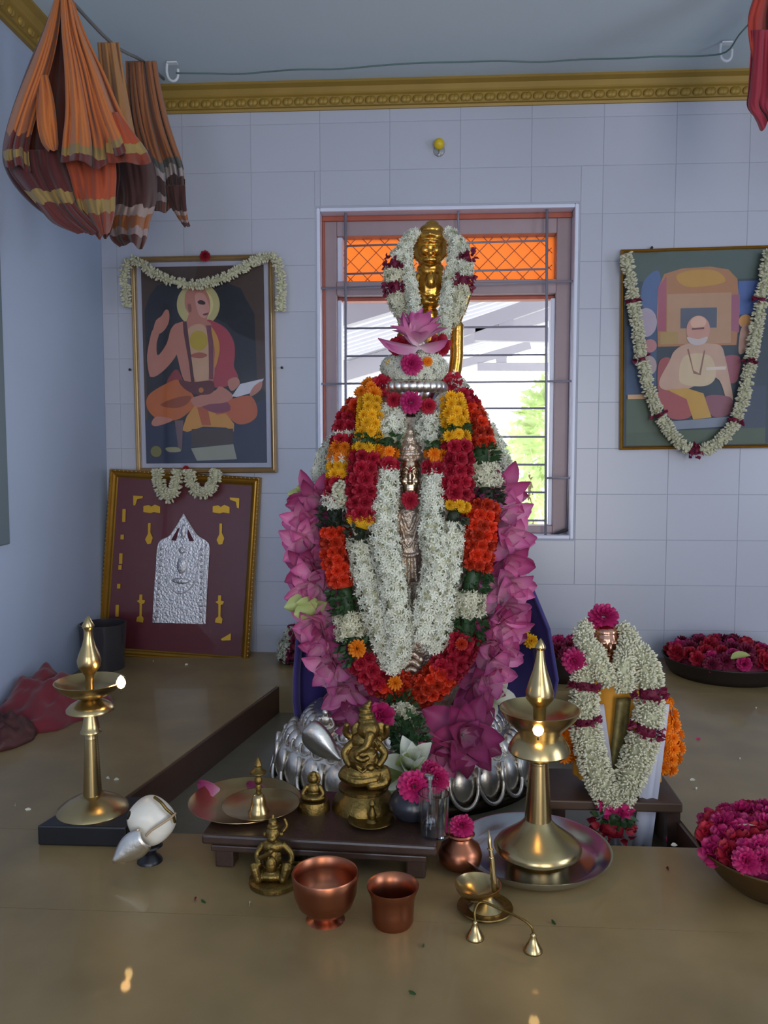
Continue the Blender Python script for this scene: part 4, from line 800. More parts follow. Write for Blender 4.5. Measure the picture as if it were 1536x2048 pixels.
for y in (1700, 1716, 1740, 1760): MB().lathe([(4 * L.m, -2 * L.m), (7 * L.m, 0), (4 * L.m, 2 * L.m)], 12, L.p(980 + (y - 1690) * .1, y, -4)).build('collar', M_brass, sl_)
# bow with two little bells
b = at_z(1008, 1890, 0); L = Loc(b); bw = thing('bell_bow', 'curved brass bow joining two tiny cone bells', 'bells', b)
c1, c2 = at_z(950, 1876) - b, at_z(1066, 1902) - b; u = L.m
for c in (c1, c2): MB().lathe([(19 * u, 0), (19 * u, 3 * u), (16 * u, 8 * u), (13 * u, 14 * u), (10 * u, 18 * u), (8 * u, 24 * u), (5 * u, 30 * u), (6 * u, 33 * u), (2 * u, 38 * u)], 20, c).build('cone_bell', M_brass, bw)
P = cr([c1 + Vector((0, 0, 36 * u)), c1 + Vector((-.0, .004, 56 * u)), c1 + Vector((14 * u, .012, 66 * u)), (c1 + c2) / 2 + Vector((0, .01, 62 * u)), c2 + Vector((-22 * u, .006, 60 * u)), c2 + Vector((-4 * u, 0, 50 * u)), c2 + Vector((0, 0, 36 * u))], 8)
MB().tube(P, 2.6 * u, 8).build('bow', M_brass_old, bw)
# conch on a little stand
b = at_z(298, 1722, 0); L = Loc(b); cs = thing('conch_stand', 'small dark pedestal under the white conch', 'stand', b)
lathe_thing(L, 295, [(24, 1688), (26, 1691), (14, 1698), (12, 1706), (22, 1715), (25, 1720), (25, 1723), (0, 1723)], 'pedestal', M_black, cs, 28)
b = at_y(303, 1690, b.y); L = Loc(b); cn = thing('conch_shell', 'white conch shell with a silver mouthpiece on a dark stand', 'conch', b)
M_conch = mat('conch_white', '#d8d2c4', .35, var=.10, vscale=18, g=1.05)
mb = MB(); rows = []
for i in range(25):        # whorled body
    v = i / 24; row = []
    for k in range(41):
        a = 2 * math.pi * k / 40; r = math.sin(math.pi * min(1, .02 + v * .98)) ** .62; sp_ = 1 + .10 * math.sin(a - v * 5.0) ; row.append(Vector(((v - .5) * 2 * 50, -r * 44 * math.cos(a) * sp_, r * 48 * math.sin(a) * sp_)))
    rows.append(row)
Mc = Matrix.Rotation(math.radians(28), 3, 'Y') @ Matrix.Rotation(math.radians(32), 3, 'Z')
cc = L.p(304, 1640, 0); mb.grid([[Mc @ p * L.m + cc for p in r_] for r_ in rows]); mb.build('shell', M_conch, cn)
mb = MB(); mb.tube([L.p(x, y, d_) for x, y, d_ in cr([(308, 1650, 47), (318, 1640, 46), (334, 1631, 40), (348, 1625, 26), (354, 1622, 10)], 6)], [2.5 * L.m] * 25, 8); mb.build('shell_lip', mat('conch_lip', '#a88e70', .4), cn)
mb = MB(); mb.tube([L.p(x, y, d_) for x, y, d_ in cr([(312, 1590, 10), (328, 1597, 18), (340, 1610, 20), (350, 1622, 16), (353, 1640, 10)], 6)], 3.0 * L.m, 8); mb.build('shell_rim_band', M_brass_old, cn)
mb = MB(); rows = []
for i in range(13):
    v = i / 12; cx, cy = 308 + (252 - 308) * v, 1652 + (1690 - 1652) * v; w_ = 25 * math.sin(math.pi * (.25 + .75 * v) ** 1.0) ** .8 if v < 1 else 1
    row = []
    for k in range(11):
        q = (k / 10 - .5) * 2; row.append(L.p(cx + q * w_ * .5, cy + q * w_ * .85, 50 + 12 * (1 - q * q) + 4 * v))
    rows.append(row)
mb.grid(rows); o = mb.build('silver_mouthpiece', M_silver, cn); o.modifiers.new('t', 'SOLIDIFY').thickness = .003
# smoky tumbler by the frames
b = at_z(212, 1336, 0); L = Loc(b); sg = thing('smoky_tumbler', 'dark smoky tumbler standing in front of the maroon plaque', 'tumbler', b)
lathe_thing(L, 212, [(0, 1330), (37, 1330), (43, 1246), (46, 1246), (40, 1336), (0, 1336)], 'cup', mat('smoky_glass', (.08, .075, .085), .12, trans=.45), sg, 36)
# ------------------------------------------------------------------ heaps of flowers
def heap(name, lab, px, py, z, r, wall, m, hz, n, kinds, flab, fgroup, fsize, bh=30, filler=True, skip=None):
    b = at_z(px, py, z); L = Loc(b); t = thing(name, lab, 'bowl', b); u = L.m; R_ = r * u; H_ = bh * u
    MB().lathe([(.01, 0), (R_ * wall, 0), (R_ * (wall + 1) / 2, H_ * .35), (R_ * .97, H_ * .9), (R_, H_), (R_ * .98, H_), (R_ * .93, H_ * .85), (R_ * wall * .95, H_ * .15), (.01, H_ * .12)], 56).build('bowl', m, t)
    for i in range(n):
        rr = R_ * .88 * math.sqrt((i + .5) / n); a = i * 2.39996; hgt = H_ + hz * u * (1 - (rr / R_) ** 2) + random.uniform(-.004, .006)
        p = b + Vector((rr * math.cos(a), rr * math.sin(a), hgt)); pr = (p - CP); vx = 768 + F * (RM.transposed() @ pr).x / -(RM.transposed() @ pr).z
        if vx > 1600 or vx < -60: continue
        nm, me = random.choice(kinds); hue_ = {'rose_pink': 'magenta', 'rose_red': 'crimson', 'petal_maroon': 'dark maroon'}[me.materials[0].name]; solo(nm, hue_ + ' ' + flab, me, p, (math.cos(a) * rr / R_ + random.gauss(0, .3), math.sin(a) * rr / R_ - .5, 1), fsize * random.uniform(.85, 1.2), 'flower', fgroup)
    fr_ = []
    for i in range(260):
        rr = R_ * .80 * math.sqrt(random.random()); a = random.uniform(0, 6.28); fr_.append((Vector((rr * math.cos(a), rr * math.sin(a), H_ * .85 + hz * u * .8 * (1 - (rr / R_) ** 2))), frame_of((random.gauss(0, 1), random.gauss(0, 1), .6)), .022))
    dome = MB().lathe([(R_ * .80, H_ * .6), (R_ * .75, H_ * .8 + hz * u * .3), (R_ * .45, H_ * .8 + hz * u * .65), (.01, H_ * .8 + hz * u * .8)], 32)
    scatter('loose_petals', ptl, fr_, kinds[0][1].materials[0], t, dome); return t
M_bowl = mat('brown_brass', '#5a4428', .4, .7, var=.15)
M_tray = mat('dark_tray', '#2c2420', .5, .3)
heap('flower_bowl', 'wide brown metal bowl heaped with magenta roses at the platform front', 1548, 1775, 0, 152, .5, M_bowl, 34, 60, [('rose', ROSE['pink']), ('rose', POM['pink']), ('rose', ROSE['pink']), ('rose', POM['pink']), ('rose', ROSE['red'])], 'rose heaped in the brown bowl at the platform front', 'roses in the front bowl', .040, bh=84)
heap('flower_tray', 'dark tray of red petals against the tiled wall', 1450, 1346, 0, 122, .85, M_tray, 22, 44, [('rose', POM['maroon']), ('rose', ROSE['red']), ('rose', ROSE['pink'])], 'rose piled on the tray by the wall', 'roses on the tray by the wall', .046, bh=34)
solo('jasmine_bud', 'white blossom lying on the roses in the front bowl', PETAL['white'][1], at_z(1470, 1655, .088), (.9, -.3, .4), .03)
solo('lotus_bud', 'pale green bud on the dark petal tray by the wall', PETAL['green'][0], at_y(1462, 1318, 2.27), (.8, -.3, .3), .05)
heap('flower_tray', 'dark basin of maroon and white flowers behind the statue by the copper idol', 1130, 1352, 0, 72, .85, M_tray, 16, 16, [('rose', POM['maroon']), ('rose', ROSE['pink'])], 'rose in the basin behind the small copper idol', 'roses in the basin behind the copper idol', .046, bh=52)
b = at_z(598, 1322, 0); L = Loc(b); gp = thing('garland_heap', 'coiled white garland with maroon bands on a small dark plate', 'garland', b)
MB().lathe([(.01, 0), (34 * L.m, 0), (44 * L.m, 8 * L.m), (42 * L.m, 9 * L.m), (.01, 4 * L.m)], 32).build('plate', M_tray, gp)
for k, (rr, zz) in enumerate(((30, 16), (26, 34), (17, 52))):
    P = [b + Vector((rr * L.m * math.cos(a), rr * L.m * math.sin(a), zz * L.m)) for a in [2 * math.pi * i / 12 for i in range(13)]]
    strand(gp, P, [13 * L.m] * 13, [('jas', 3), ('mar', .8), ('jas', 2.2), ('mar', .8), ('jas', 2)], arc=180, small=1.15)
# ------------------------------------------------------------------ small copper idol
zb_ = .035
Pst = at_z(1222, 1578, zb_); st2 = thing('idol_stool', 'small wooden stool in the sunken bay carrying the copper idol', 'stool', (Pst.x, Pst.y + .02, PZ))
MB().box((-.005, 0, zb_ - PZ - .009), (.235, .15, .018)).build('seat_board', mat('brown_wood', '#4a3526', .5, var=.2, vscale=20), st2, smooth=False, bevel=.003)
for sx in (-1, 1):
    for sy in (-1, 1): MB().box((sx * .10, sy * .055, (zb_ - PZ - .018) / 2), (.022, .022, zb_ - PZ - .018)).build('leg', M_wood, st2, smooth=False)
b = Vector((at_y(1228, 1500, Pst.y + .02).x, Pst.y + .02, zb_)); L = Loc(b); id_ = thing('copper_idol', 'small copper faced idol in yellow cloth and long white garlands', 'statue', b)
M_yc = mat('saffron_cloth', '#c98a1e', .7, var=.15, vscale=40)
mb = MB(); rows = []
for y, w_, d_ in ((1310, 34, 24), (1340, 62, 34), (1400, 76, 40), (1460, 82, 46), (1520, 86, 50), (1552, 86, 50)):
    rows.append([L.p(1236, y) + Vector((w_ * L.m * (1 + .04 * math.sin(9 * a)) * math.cos(a), d_ * L.m * (1 + .06 * math.sin(9 * a)) * math.sin(a), 0)) for a in [2 * math.pi * i / 48 for i in range(49)]])
mb.grid(rows[::-1]); mb.build('yellow_robe', M_yc, id_)
blob(L, [('e', 1208, 1278, 26, 27, 24, 31), ('e', 1208, 1258, 24, 25, 22, 14), ('e', 1210, 1284, 50, 5, 6, 10), ('e', 1198, 1275, 46, 7, 5, 4), ('e', 1220, 1275, 46, 7, 5, 4), ('e', 1209, 1298, 46, 9, 6, 3), ('e', 1209, 1306, 40, 12, 10, 7), ('e', 1180, 1282, 6, 5, 7, 10), ('e', 1232, 1282, 6, 5, 7, 10), ('l', [(1210, 1300, 6, 18), (1218, 1330, 4, 24)])], 'copper_head', mat('bright_copper', '#d09a80', .2, 1.0), id_, 1.2, 3)
mb = MB(); mb.grid([[L.p(1236 + (-14 + 28 * i / 4) + (y - 1380) * -.12, y, 52 + (y - 1380) * .03 + 3 * math.sin(i * 1.5)) for i in range(5)] for y in range(1380, 1545, 12)]); o = mb.build('brocade_panel', mat('brocade', '#6e6236', .5, .3, var=.3, vscale=120), id_); o.modifiers.new('t', 'SOLIDIFY').thickness = .003
for xs, nm in (((1172, 1196, 1.0), 'l'), ((1286, 1322, -1.0), 'r')):
    mb = MB(); mb.grid([[L.p(xs[0] + (xs[1] - xs[0]) * i / 5 + xs[2] * (y - 1390) * .13, y, 60 + 4 * math.sin(i * 2.2 + y * .01)) for i in range(6)] for y in range(1390, 1672, 14)]); o = mb.build('white_scarf', mat('white_muslin', '#c4c4d0', .7, g=1.05, thin=.2), id_); o.modifiers.new('t', 'SOLIDIFY').thickness = .002
idg = lambda x, y, o=0.0: at_y(x, y, b.y - .07 - o)
garland('jasmine_garland', 'long white garland with maroon bands hanging to the hem of the copper idol', [
  ([(1196, 1300, -.03), (1175, 1320, -.01), (1170, 1370, .005), (1168, 1430, .01), (1180, 1500, .01), (1200, 1560, .01), (1222, 1610, .01)], [18, 21, 23, 23, 25, 24, 20], [('budw', 78), ('mar', 14), ('budw', 50), ('mar', 14), ('budw', 165)], dict(small=.62, dens=1.2)),
  ([(1252, 1290, -.03), (1285, 1320, -.01), (1297, 1370, .005), (1298, 1430, .01), (1280, 1500, .01), (1258, 1560, .01), (1236, 1610, .01)], [18, 22, 24, 24, 26, 24, 18], [('budw', 96), ('mar', 20), ('budw', 50), ('mar', 20), ('budw', 150)], dict(small=.62, dens=1.2)),
  ([(1226, 1600, .01), (1228, 1630, .01), (1222, 1665, .01)], [22, 26, 30], [('pinkp', 22), ('leaf', 28), ('redp', 24)])], surf=idg)
garland('jasmine_garland', 'short white garland crossing under the copper face', [([(1180, 1250, -.05), (1164, 1268, -.035), (1184, 1304, .0), (1206, 1340, .015), (1220, 1372, .02)], [12, 15, 15, 15, 13], [('budw', 1)], dict(small=.62, dens=1.2)), ([(1240, 1250, -.05), (1258, 1275, -.035), (1252, 1310, -.01), (1246, 1345, .015), (1250, 1382, .015)], [12, 16, 17, 16, 15], [('budw', 1)], dict(small=.62, dens=1.2))], surf=idg)
solo('carnation', 'magenta carnation on top of the copper idol', POM['pink'], idg(1207, 1238, -.06), (0, -.5, .8), .058)
solo('carnation', 'magenta carnation at the shoulder of the copper idol', POM['pink'], idg(1150, 1322, .0), (-.3, -.9, .2), .046)
og = thing('marigold_string', 'orange marigold string spilling behind the copper idol', 'garland', idg(1335, 1450, -.06))
strand(og, [idg(x, y, -.06) for x, y in ((1322, 1400), (1330, 1440), (1336, 1490), (1322, 1545))], [.014, .020, .024, .018], [('ora', 1)])
og = thing('marigold_string', 'orange marigold string between the stout lamp and the copper idol', 'garland', idg(1140, 1480, -.06))
strand(og, [idg(x, y, -.06) for x, y in ((1150, 1440), (1138, 1470), (1125, 1500), (1118, 1515))], [.014, .020, .020, .016], [('ora', 1)])
solo('marigold', 'yellow chrysanthemum caught on the violet cloth', MARI['yel'], at_y(1062, 1282, SY), (.4, -.9, .2), .034); solo('marigold', 'upper yellow chrysanthemum on the violet cloth', MARI['yel'], at_y(1050, 1258, SY), (.4, -.9, .2), .026)
# ================================================================== PICTURES
def picture(name, lab, corners_px, Y, fw_px, M_frame, bg, polys, tf, rot=(0, 0, 0), mount=None, mw=0, glass=True, depth=.022, cat='picture', lift=None, stand=None):
    x0, y0, x1, y1 = corners_px; c = at_y((x0 + x1) / 2, (y0 + y1) / 2, Y); u = mpp(c); cx, cy = (x0 + x1) / 2, (y0 + y1) / 2
    root = thing(name, lab, cat, c, rot=rot); w_, h_ = (x1 - x0) * u, (y1 - y0) * u; fwm = fw_px * u
    MB().box((0, depth * .35, 0), (w_ - .004, depth * .5, h_ - .004)).build('backing', mat('backing_board', '#2e2a2a', .8), root, smooth=False)
    # mitred moulding, one piece per side
    pf = [(0, depth * .5), (0, -depth * .2), (.10, -depth * .42), (.22, -depth * .5), (.40, -depth * .36), (.55, -depth * .42), (.75, -depth * .30), (.88, -depth * .12), (1.0, -depth * .05), (1.0, depth * .3)]
    cs = [(-w_ / 2, -h_ / 2), (w_ / 2, -h_ / 2), (w_ / 2, h_ / 2), (-w_ / 2, h_ / 2)]
    for i in range(4):
        a, b_ = cs[i], cs[(i + 1) % 4]; sg = lambda q: (-1 if q > 0 else 1)
        mb = MB(); mb.grid([[Vector((p[0] + sg(p[0]) * s * fwm, d, p[1] + sg(p[1]) * s * fwm)) for s, d in pf] for p in (a, b_)]); mb.build('frame_side', M_frame, root, smooth=False)
    iw, ih = w_ - 2 * fwm, h_ - 2 * fwm; yy = depth * .02
    if mount:
        mb = MB(); mb.box((0, yy + .002, 0), (iw, .003, ih)); mb.build('mount', mount, root, smooth=False); iw -= 2 * mw * u; ih -= 2 * mw * u
    pr = MB(); pr.box((0, yy, 0), (iw, .002, ih), col=lin(bg)); lay = yy - .0012
    for pc, pts, sm in polys:
        q = [tf(*p) for p in pts]
        if sm: q = cr(q, 5, True)
        q = [((p[0] - cx) * u, (cy - p[1]) * u) for p in q]; q = [(min(max(a, -iw / 2), iw / 2), min(max(b_, -ih / 2), ih / 2)) for a, b_ in q]
        # front-facing
        ar = sum(q[i][0] * q[(i + 1) % len(q)][1] - q[(i + 1) % len(q)][0] * q[i][1] for i in range(len(q)))
        if ar < 0: q = q[::-1]
        pr.add([Vector((a, lay, b_)) for a, b_ in q], [tuple(range(len(q)))], lin(pc)); lay -= .00012
    o = pr.build('print', mat('printed_paper', (.5, .5, .5), .55, attr='tint', var=.05, vscale=30), root, smooth=False)
    if glass:
        mb = MB(); mb.box((0, lay - .0015, 0), (w_ - 2 * fwm + .002, .0015, h_ - 2 * fwm + .002)); mb.build('glass', M_pglass, root, smooth=False)
    return root, u
M_pglass = bpy.data.materials.new('picture_glass'); M_pglass.use_nodes = True
nt = M_pglass.node_tree; nt.nodes.remove(nt.nodes['Principled BSDF']); tr_ = nt.nodes.new('ShaderNodeBsdfTransparent'); gl_ = nt.nodes.new('ShaderNodeBsdfGlossy'); gl_.inputs['Roughness'].default_value = .04; fr_ = nt.nodes.new('ShaderNodeFresnel'); fr_.inputs[0].default_value = 1.28; mx_ = nt.nodes.new('ShaderNodeMixShader')
nt.links.new(fr_.outputs[0], mx_.inputs[0]); nt.links.new(tr_.outputs[0], mx_.inputs[1]); nt.links.new(gl_.outputs[0], mx_.inputs[2]); nt.links.new(mx_.outputs[0], nt.nodes['Material Output'].inputs[0])
def circ(x, y, r, ry=None, n=12): return [(x + r * math.cos(2 * math.pi * i / n), y + (ry or r) * math.sin(2 * math.pi * i / n)) for i in range(n)]
SK, SK2 = '#b4786a', '#c09a7e'
p1 = [('#191d2a', [(215, 1915), (215, 600), (260, 480), (330, 390), (500, 360), (700, 400), (900, 370), (1050, 430), (1090, 520), (1160, 640), (1175, 1250), (1250, 1300), (1250, 1915)], 0),
 ('#1e2848', [(188, 1520), (600, 1600), (1250, 1360), (1250, 1915), (188, 1915)], 0), ('#b9b07c', circ(680, 560, 185), 1), ('#d2c692', circ(690, 560, 120, 130), 1),
 ('#a33a4a', [(750, 690), (830, 710), (920, 770), (980, 880), (985, 1000), (975, 1080), (1010, 1180), (940, 1240), (820, 1260), (780, 1200), (790, 1000), (770, 800)], 1),
 (SK, [(480, 725), (620, 690), (760, 700), (800, 800), (795, 1200), (620, 1215), (540, 1190), (490, 1000), (460, 860)], 1),
 (SK, [(240, 1140), (225, 1000), (250, 860), (285, 760), (335, 790), (312, 880), (320, 980), (400, 880), (440, 760), (500, 720), (500, 900), (480, 980), (400, 1080), (310, 1150), (262, 1162)], 1),
 (SK, [(285, 785), (310, 690), (360, 650), (395, 600), (425, 610), (425, 690), (390, 760), (335, 800)], 1),
 (SK, [(600, 630), (750, 660), (760, 740), (560, 740)], 0), (SK, [(565, 520), (580, 450), (650, 412), (730, 425), (775, 500), (782, 580), (765, 650), (720, 698), (650, 690), (600, 640), (570, 580)], 1),
 ('#c8938a', [(660, 470), (730, 470), (765, 540), (775, 600), (740, 670), (690, 650), (660, 560)], 1), ('#3e2a30', [(675, 535), (705, 522), (740, 540), (735, 560), (690, 556)], 1), ('#6a3a3a', [(720, 640), (765, 628), (755, 648), (730, 652)], 1), ('#8e5a52', [(590, 560), (615, 555), (622, 610), (600, 620)], 1),
 (SK2, [(590, 760), (745, 760), (752, 1190), (640, 1195), (600, 950)], 1), ('#b0982e', circ(678, 862, 78, 84), 1), ('#a05848', [(590, 990), (680, 960), (750, 985), (690, 1010)], 1),
 ('#74404e', [(745, 735), (790, 735), (805, 900), (795, 1190), (760, 1190), (762, 900)], 0), ('#c08a3c', [(790, 750), (840, 830), (858, 930), (832, 1050), (808, 1090), (815, 960), (800, 850)], 1), ('#4e2632', [(545, 700), (577, 700), (622, 1100), (642, 1300), (612, 1300), (590, 1050), (550, 800)], 0),
 ('#862f38', [(480, 1100), (545, 1250), (470, 1270), (390, 1220)], 1), ('#b4602e', [(208, 1380), (250, 1300), (400, 1215), (490, 1190), (540, 1250), (610, 1310), (640, 1400), (560, 1480), (470, 1530), (330, 1530), (240, 1470)], 1), ('#8a4024', [(330, 1400), (480, 1340), (600, 1330), (560, 1400), (450, 1430)], 1),
 ('#b45a32', [(760, 1400), (940, 1360), (1100, 1330), (1162, 1400), (1168, 1500), (1100, 1560), (1000, 1570), (900, 1500), (800, 1480)], 1), ('#c0883c', [(560, 1500), (640, 1400), (700, 1490), (760, 1420), (820, 1490), (900, 1480), (970, 1570), (965, 1635), (900, 1600), (700, 1590), (560, 1635), (515, 1620)], 0), ('#a85230', [(650, 1420), (740, 1420), (770, 1580), (690, 1580)], 0),
 ('#7c3a52', [(690, 1400), (900, 1380), (935, 1455), (820, 1475), (740, 1450)], 1), (SK, [(615, 1345), (800, 1290), (860, 1250), (965, 1330), (900, 1385), (760, 1400), (660, 1425), (608, 1390)], 1), ('#5c252e', [(500, 1190), (620, 1212), (780, 1200), (805, 1270), (760, 1315), (640, 1315), (540, 1262)], 1), ('#b0702e', circ(690, 1280, 22), 1),
 (SK, [(250, 1560), (300, 1500), (440, 1530), (300, 1582)], 1), (SK, [(930, 1195), (1000, 1175), (1025, 1230), (960, 1290), (925, 1245)], 1), ('#c6c8d4', [(955, 1335), (1030, 1232), (1235, 1188), (1215, 1222), (1110, 1312), (1000, 1342)], 0), (SK, [(1110, 1315), (1150, 1250), (1215, 1212), (1205, 1280), (1130, 1335)], 1),
 ('#3d3034', [(600, 1610), (960, 1610), (960, 1760), (600, 1760)], 0), ('#8d9186', [(590, 1775), (960, 1742), (988, 1870), (640, 1882)], 0), ('#6e6b34', circ(285, 1800, 48), 1), ('#66505a', [(455, 1535), (530, 1535), (510, 1790), (482, 1790)], 0), ('#8a8a6a', [(370, 1770), (470, 1765), (500, 1800), (400, 1805)], 1)]
M_gf = mat('gilt_moulding', '#b99a6e', .32, .75, var=.08, vscale=30); M_gf2 = mat('gold_moulding', '#a87c2e', .34, .75, var=.1, vscale=30); M_mnt = mat('grey_mount', '#a4a6b8', .6, g=1.1)
pic1, u1 = picture('framed_painting', 'gilt framed painting of a seated saint in red robes raising a hand', (265, 516, 552, 946), D - .022, 11, M_gf, '#46342e', p1, lambda x, y: (240 + x / 4.267, 480 + y / 4.267), rot=(0, math.radians(-.4), 0), mount=M_mnt, mw=9)
p3 = [('#465650', [(160, 165), (1410, 130), (1410, 420), (160, 420)], 0), ('#3c5272', [(160, 820), (430, 780), (430, 1440), (160, 1440)], 0), ('#4a628e', [(310, 420), (450, 340), (450, 720), (300, 640)], 1), ('#46609a', [(1150, 440), (1330, 440), (1310, 740), (1150, 740)], 0), ('#3c4658', [(1180, 1380), (1410, 1380), (1410, 1900), (1180, 1900)], 0), ('#4c5a48', [(160, 1780), (1410, 1760), (1410, 1905), (160, 1905)], 0), ('#52604f', [(160, 1480), (400, 1480), (500, 1780), (160, 1790)], 0),
 ('#a8744e', [(440, 480), (490, 360), (650, 315), (900, 305), (1060, 335), (1140, 420), (1165, 700), (1140, 1010), (440, 1010), (428, 700)], 0), ('#b08a6c', [(520, 540), (1090, 540), (1090, 990), (520, 990)], 0), ('#a05468', [(440, 470), (512, 380), (512, 870), (440, 870)], 0), ('#9a5a70', [(1090, 560), (1165, 560), (1160, 900), (1090, 880)], 0), ('#b88a3c', [(600, 380), (760, 330), (960, 350), (1020, 450), (700, 480)], 1), ('#a88a56', [(460, 880), (620, 880), (620, 990), (460, 990)], 0), ('#565c6c', [(640, 670), (962, 670), (962, 850), (640, 850)], 0),
 ('#a89aa8', circ(330, 790, 100, 130), 1), ('#b0787a', circ(370, 1000, 60), 1), ('#a89494', circ(360, 1180, 70, 90), 1), ('#c08a4c', circ(1215, 800, 60), 1), ('#b89080', [(1180, 860), (1270, 840), (1230, 1050), (1160, 1080)], 1), ('#9c4e50', [(450, 1150), (560, 1130), (560, 1400), (450, 1420)], 1), ('#94505e', [(1010, 1130), (1170, 1120), (1150, 1330), (1060, 1330)], 1),
 ('#bc9a86', [(590, 1050), (700, 990), (880, 990), (1000, 1015), (1040, 1120), (1080, 1300), (1115, 1500), (1060, 1500), (960, 1300), (700, 1400), (500, 1400), (455, 1320), (540, 1150)], 1), ('#c6b092', [(680, 1100), (900, 1100), (960, 1280), (880, 1370), (690, 1360), (630, 1290)], 1), ('#8a6458', [(700, 1040), (715, 1035), (760, 1230), (810, 1260), (850, 1050), (862, 1055), (825, 1275), (760, 1260)], 0),
 ('#c09082', circ(797, 865, 105, 125), 1), ('#d2aa96', circ(797, 800, 70, 55), 1), ('#beb2b2', [(700, 930), (795, 950), (880, 930), (860, 985), (790, 1005), (725, 985)], 1), ('#6e4a4a', [(740, 850), (850, 845), (850, 862), (740, 866)], 0), ('#d0c0b4', [(870, 1205), (1050, 1200), (1045, 1230), (870, 1232)], 0),
 ('#a05052', [(448, 1420), (700, 1440), (745, 1640), (560, 1662), (460, 1500)], 1), ('#86505c', [(870, 1470), (1090, 1480), (1105, 1600), (1060, 1645), (930, 1645)], 1), ('#bc9242', [(520, 1400), (700, 1390), (850, 1440), (925, 1660), (760, 1675), (700, 1490)], 0), ('#7c8492', [(560, 1690), (1085, 1655), (1040, 1745), (600, 1765)], 0), ('#caa27a', [(170, 1440), (340, 1440), (340, 1480), (170, 1480)], 0)]
pic3, u3 = picture('framed_poster', 'thin gold edged poster of a bare chested elder seated on a throne', (1243, 499, 1548, 897), D - .018, 7, M_gf2, '#303c48', p3, lambda x, y: (1220 + x / 4.551, 470 + y / 4.551), rot=(0, math.radians(-.9), 0), depth=.014)
# plaque leaning on the wall
p2t = lambda x, y: (180 + x / 4.267, 920 + y / 4.267)
plq, u2 = picture('framed_plaque', 'gold framed maroon velvet plaque with a silver arched relief leaning on the wall', (206, 946, 512, 1320), D - .05, 17, M_gf2, '#5c1626', [], p2t, rot=(math.radians(-5.5), math.radians(3.2), 0), depth=.035)
cx2, cy2 = 359, 1133
def pp(x, y, d=0.0):     # undo the frame's own turn so that traced points sit square in it
    X, Yp = p2t(x, y); a = math.radians(-3.2); dx, dy = X - cx2, Yp - cy2; rx_ = dx * math.cos(a) - dy * math.sin(a); ry_ = dx * math.sin(a) + dy * math.cos(a); return Vector((rx_ * u2, -.004 - d, -ry_ * u2))
M_relief = mat('beaten_silver', '#c4c2c6', .38, .85, var=.12, vscale=120, bump=.35, bscale=160)
out = cr([(540, 1388), (552, 1100), (565, 900), (575, 740), (605, 685), (680, 645), (735, 565)], 4) + [np.array((800., 455.))] + cr([(868, 565), (922, 640), (1000, 690), (1026, 745), (1018, 950), (1008, 1150), (1000, 1396)], 4)
MB().poly([pp(*q) for q in out], .004).build('silver_relief', M_relief, plq, smooth=False, bevel=.001)
for q in ([(695, 685), (752, 585), (768, 578), (738, 690)], [(838, 585), (895, 690), (852, 692), (836, 640)]): MB().poly([pp(*a, .0042) for a in q], .0006).build('velvet_gap', mat('maroon_velvet', '#4a1626', .8), plq, smooth=False)
for pts, r in (([(655, 770), (650, 950), (690, 1080), (770, 1138), (850, 1105), (905, 1030), (930, 900), (945, 765)], .0022), ([(600, 720), (585, 1000), (570, 1370)], .0020), ([(1000, 720), (985, 1000), (975, 1380)], .0020), ([(690, 640), (745, 560), (800, 480), (860, 565), (910, 640)], .0016)):
    MB().tube([pp(q[0], q[1], .004) for q in cr(pts, 6)], r, 6).build('relief_rib', M_relief, plq)
for (x, y, a, b_) in ((800, 610, 30, 80), (790, 770, 38, 36), (788, 900, 56, 90), (782, 1030, 96, 34)): MB().ell(pp(x, y, .003), (a / 4.267 * u2 * .8, .005, b_ / 4.267 * u2 * .8), 14, 8).build('relief_boss', M_relief, plq)
bs = MB(); bs.ell((0, 0, 0), (.0042, .003, .0042), 8, 6); bsm = bs.mesh('relief_bead'); bsm.materials.append(M_relief)
for i in range(13):
    for x in (612 - i * 3, 962 - i * 0.5): obj('relief_bead', bsm, None, plq, loc=pp(x, 760 + i * 48, .0045))
M_gm = mat('gold_motif', '#c09428', .4, .5)
def motif(polys, th=.002):
    mb = MB()
    for q in polys: mb.poly([pp(*a) for a in q], th)
    mb.build('gold_motif', M_gm, plq, smooth=False)
for sx, x0 in ((1, 450), (1, 1050)): motif([[(x0, 395), (x0 + 45, 385), (x0 + 70, 400), (x0 + 100, 380), (x0 + 145, 400), (x0 + 145, 455), (x0 + 90, 445), (x0 + 60, 455), (x0, 445)]])
for x0 in (500, 1118): motif([[(x0 - 8, 540), (x0 + 14, 540), (x0 + 12, 620), (x0 + 34, 665), (x0 + 18, 715), (x0 - 12, 720), (x0 - 32, 680), (x0 - 8, 630)]])
for x0 in (435, 1115): motif([[(x0 - 10, 1150), (x0 + 15, 1150), (x0 + 14, 1195), (x0 + 40, 1200), (x0 + 30, 1225), (x0 + 12, 1230), (x0 + 10, 1330), (x0 + 28, 1350), (x0 + 22, 1388), (x0 - 36, 1380), (x0 - 30, 1345), (x0 - 8, 1330), (x0 - 8, 1225), (x0 - 34, 1205), (x0 - 12, 1195)]])
motif([[(360, 305), (445, 310), (440, 328), (395, 335), (378, 390), (362, 388)]]); motif([[(1195, 318), (1278, 325), (1275, 412), (1258, 405), (1250, 355), (1200, 338)]]); motif([[(1130, 1520), (1215, 1470), (1215, 1528), (1140, 1532)]])
for y0, h_ in ((420, 110), (640, 40), (800, 90), (900, 40), (1060, 40), (1240, 100)): motif([[(268 - (y0 - 420) * .06, y0), (296 - (y0 - 420) * .06, y0), (294 - (y0 - 420) * .06, y0 + h_), (266 - (y0 - 420) * .06, y0 + h_)]])
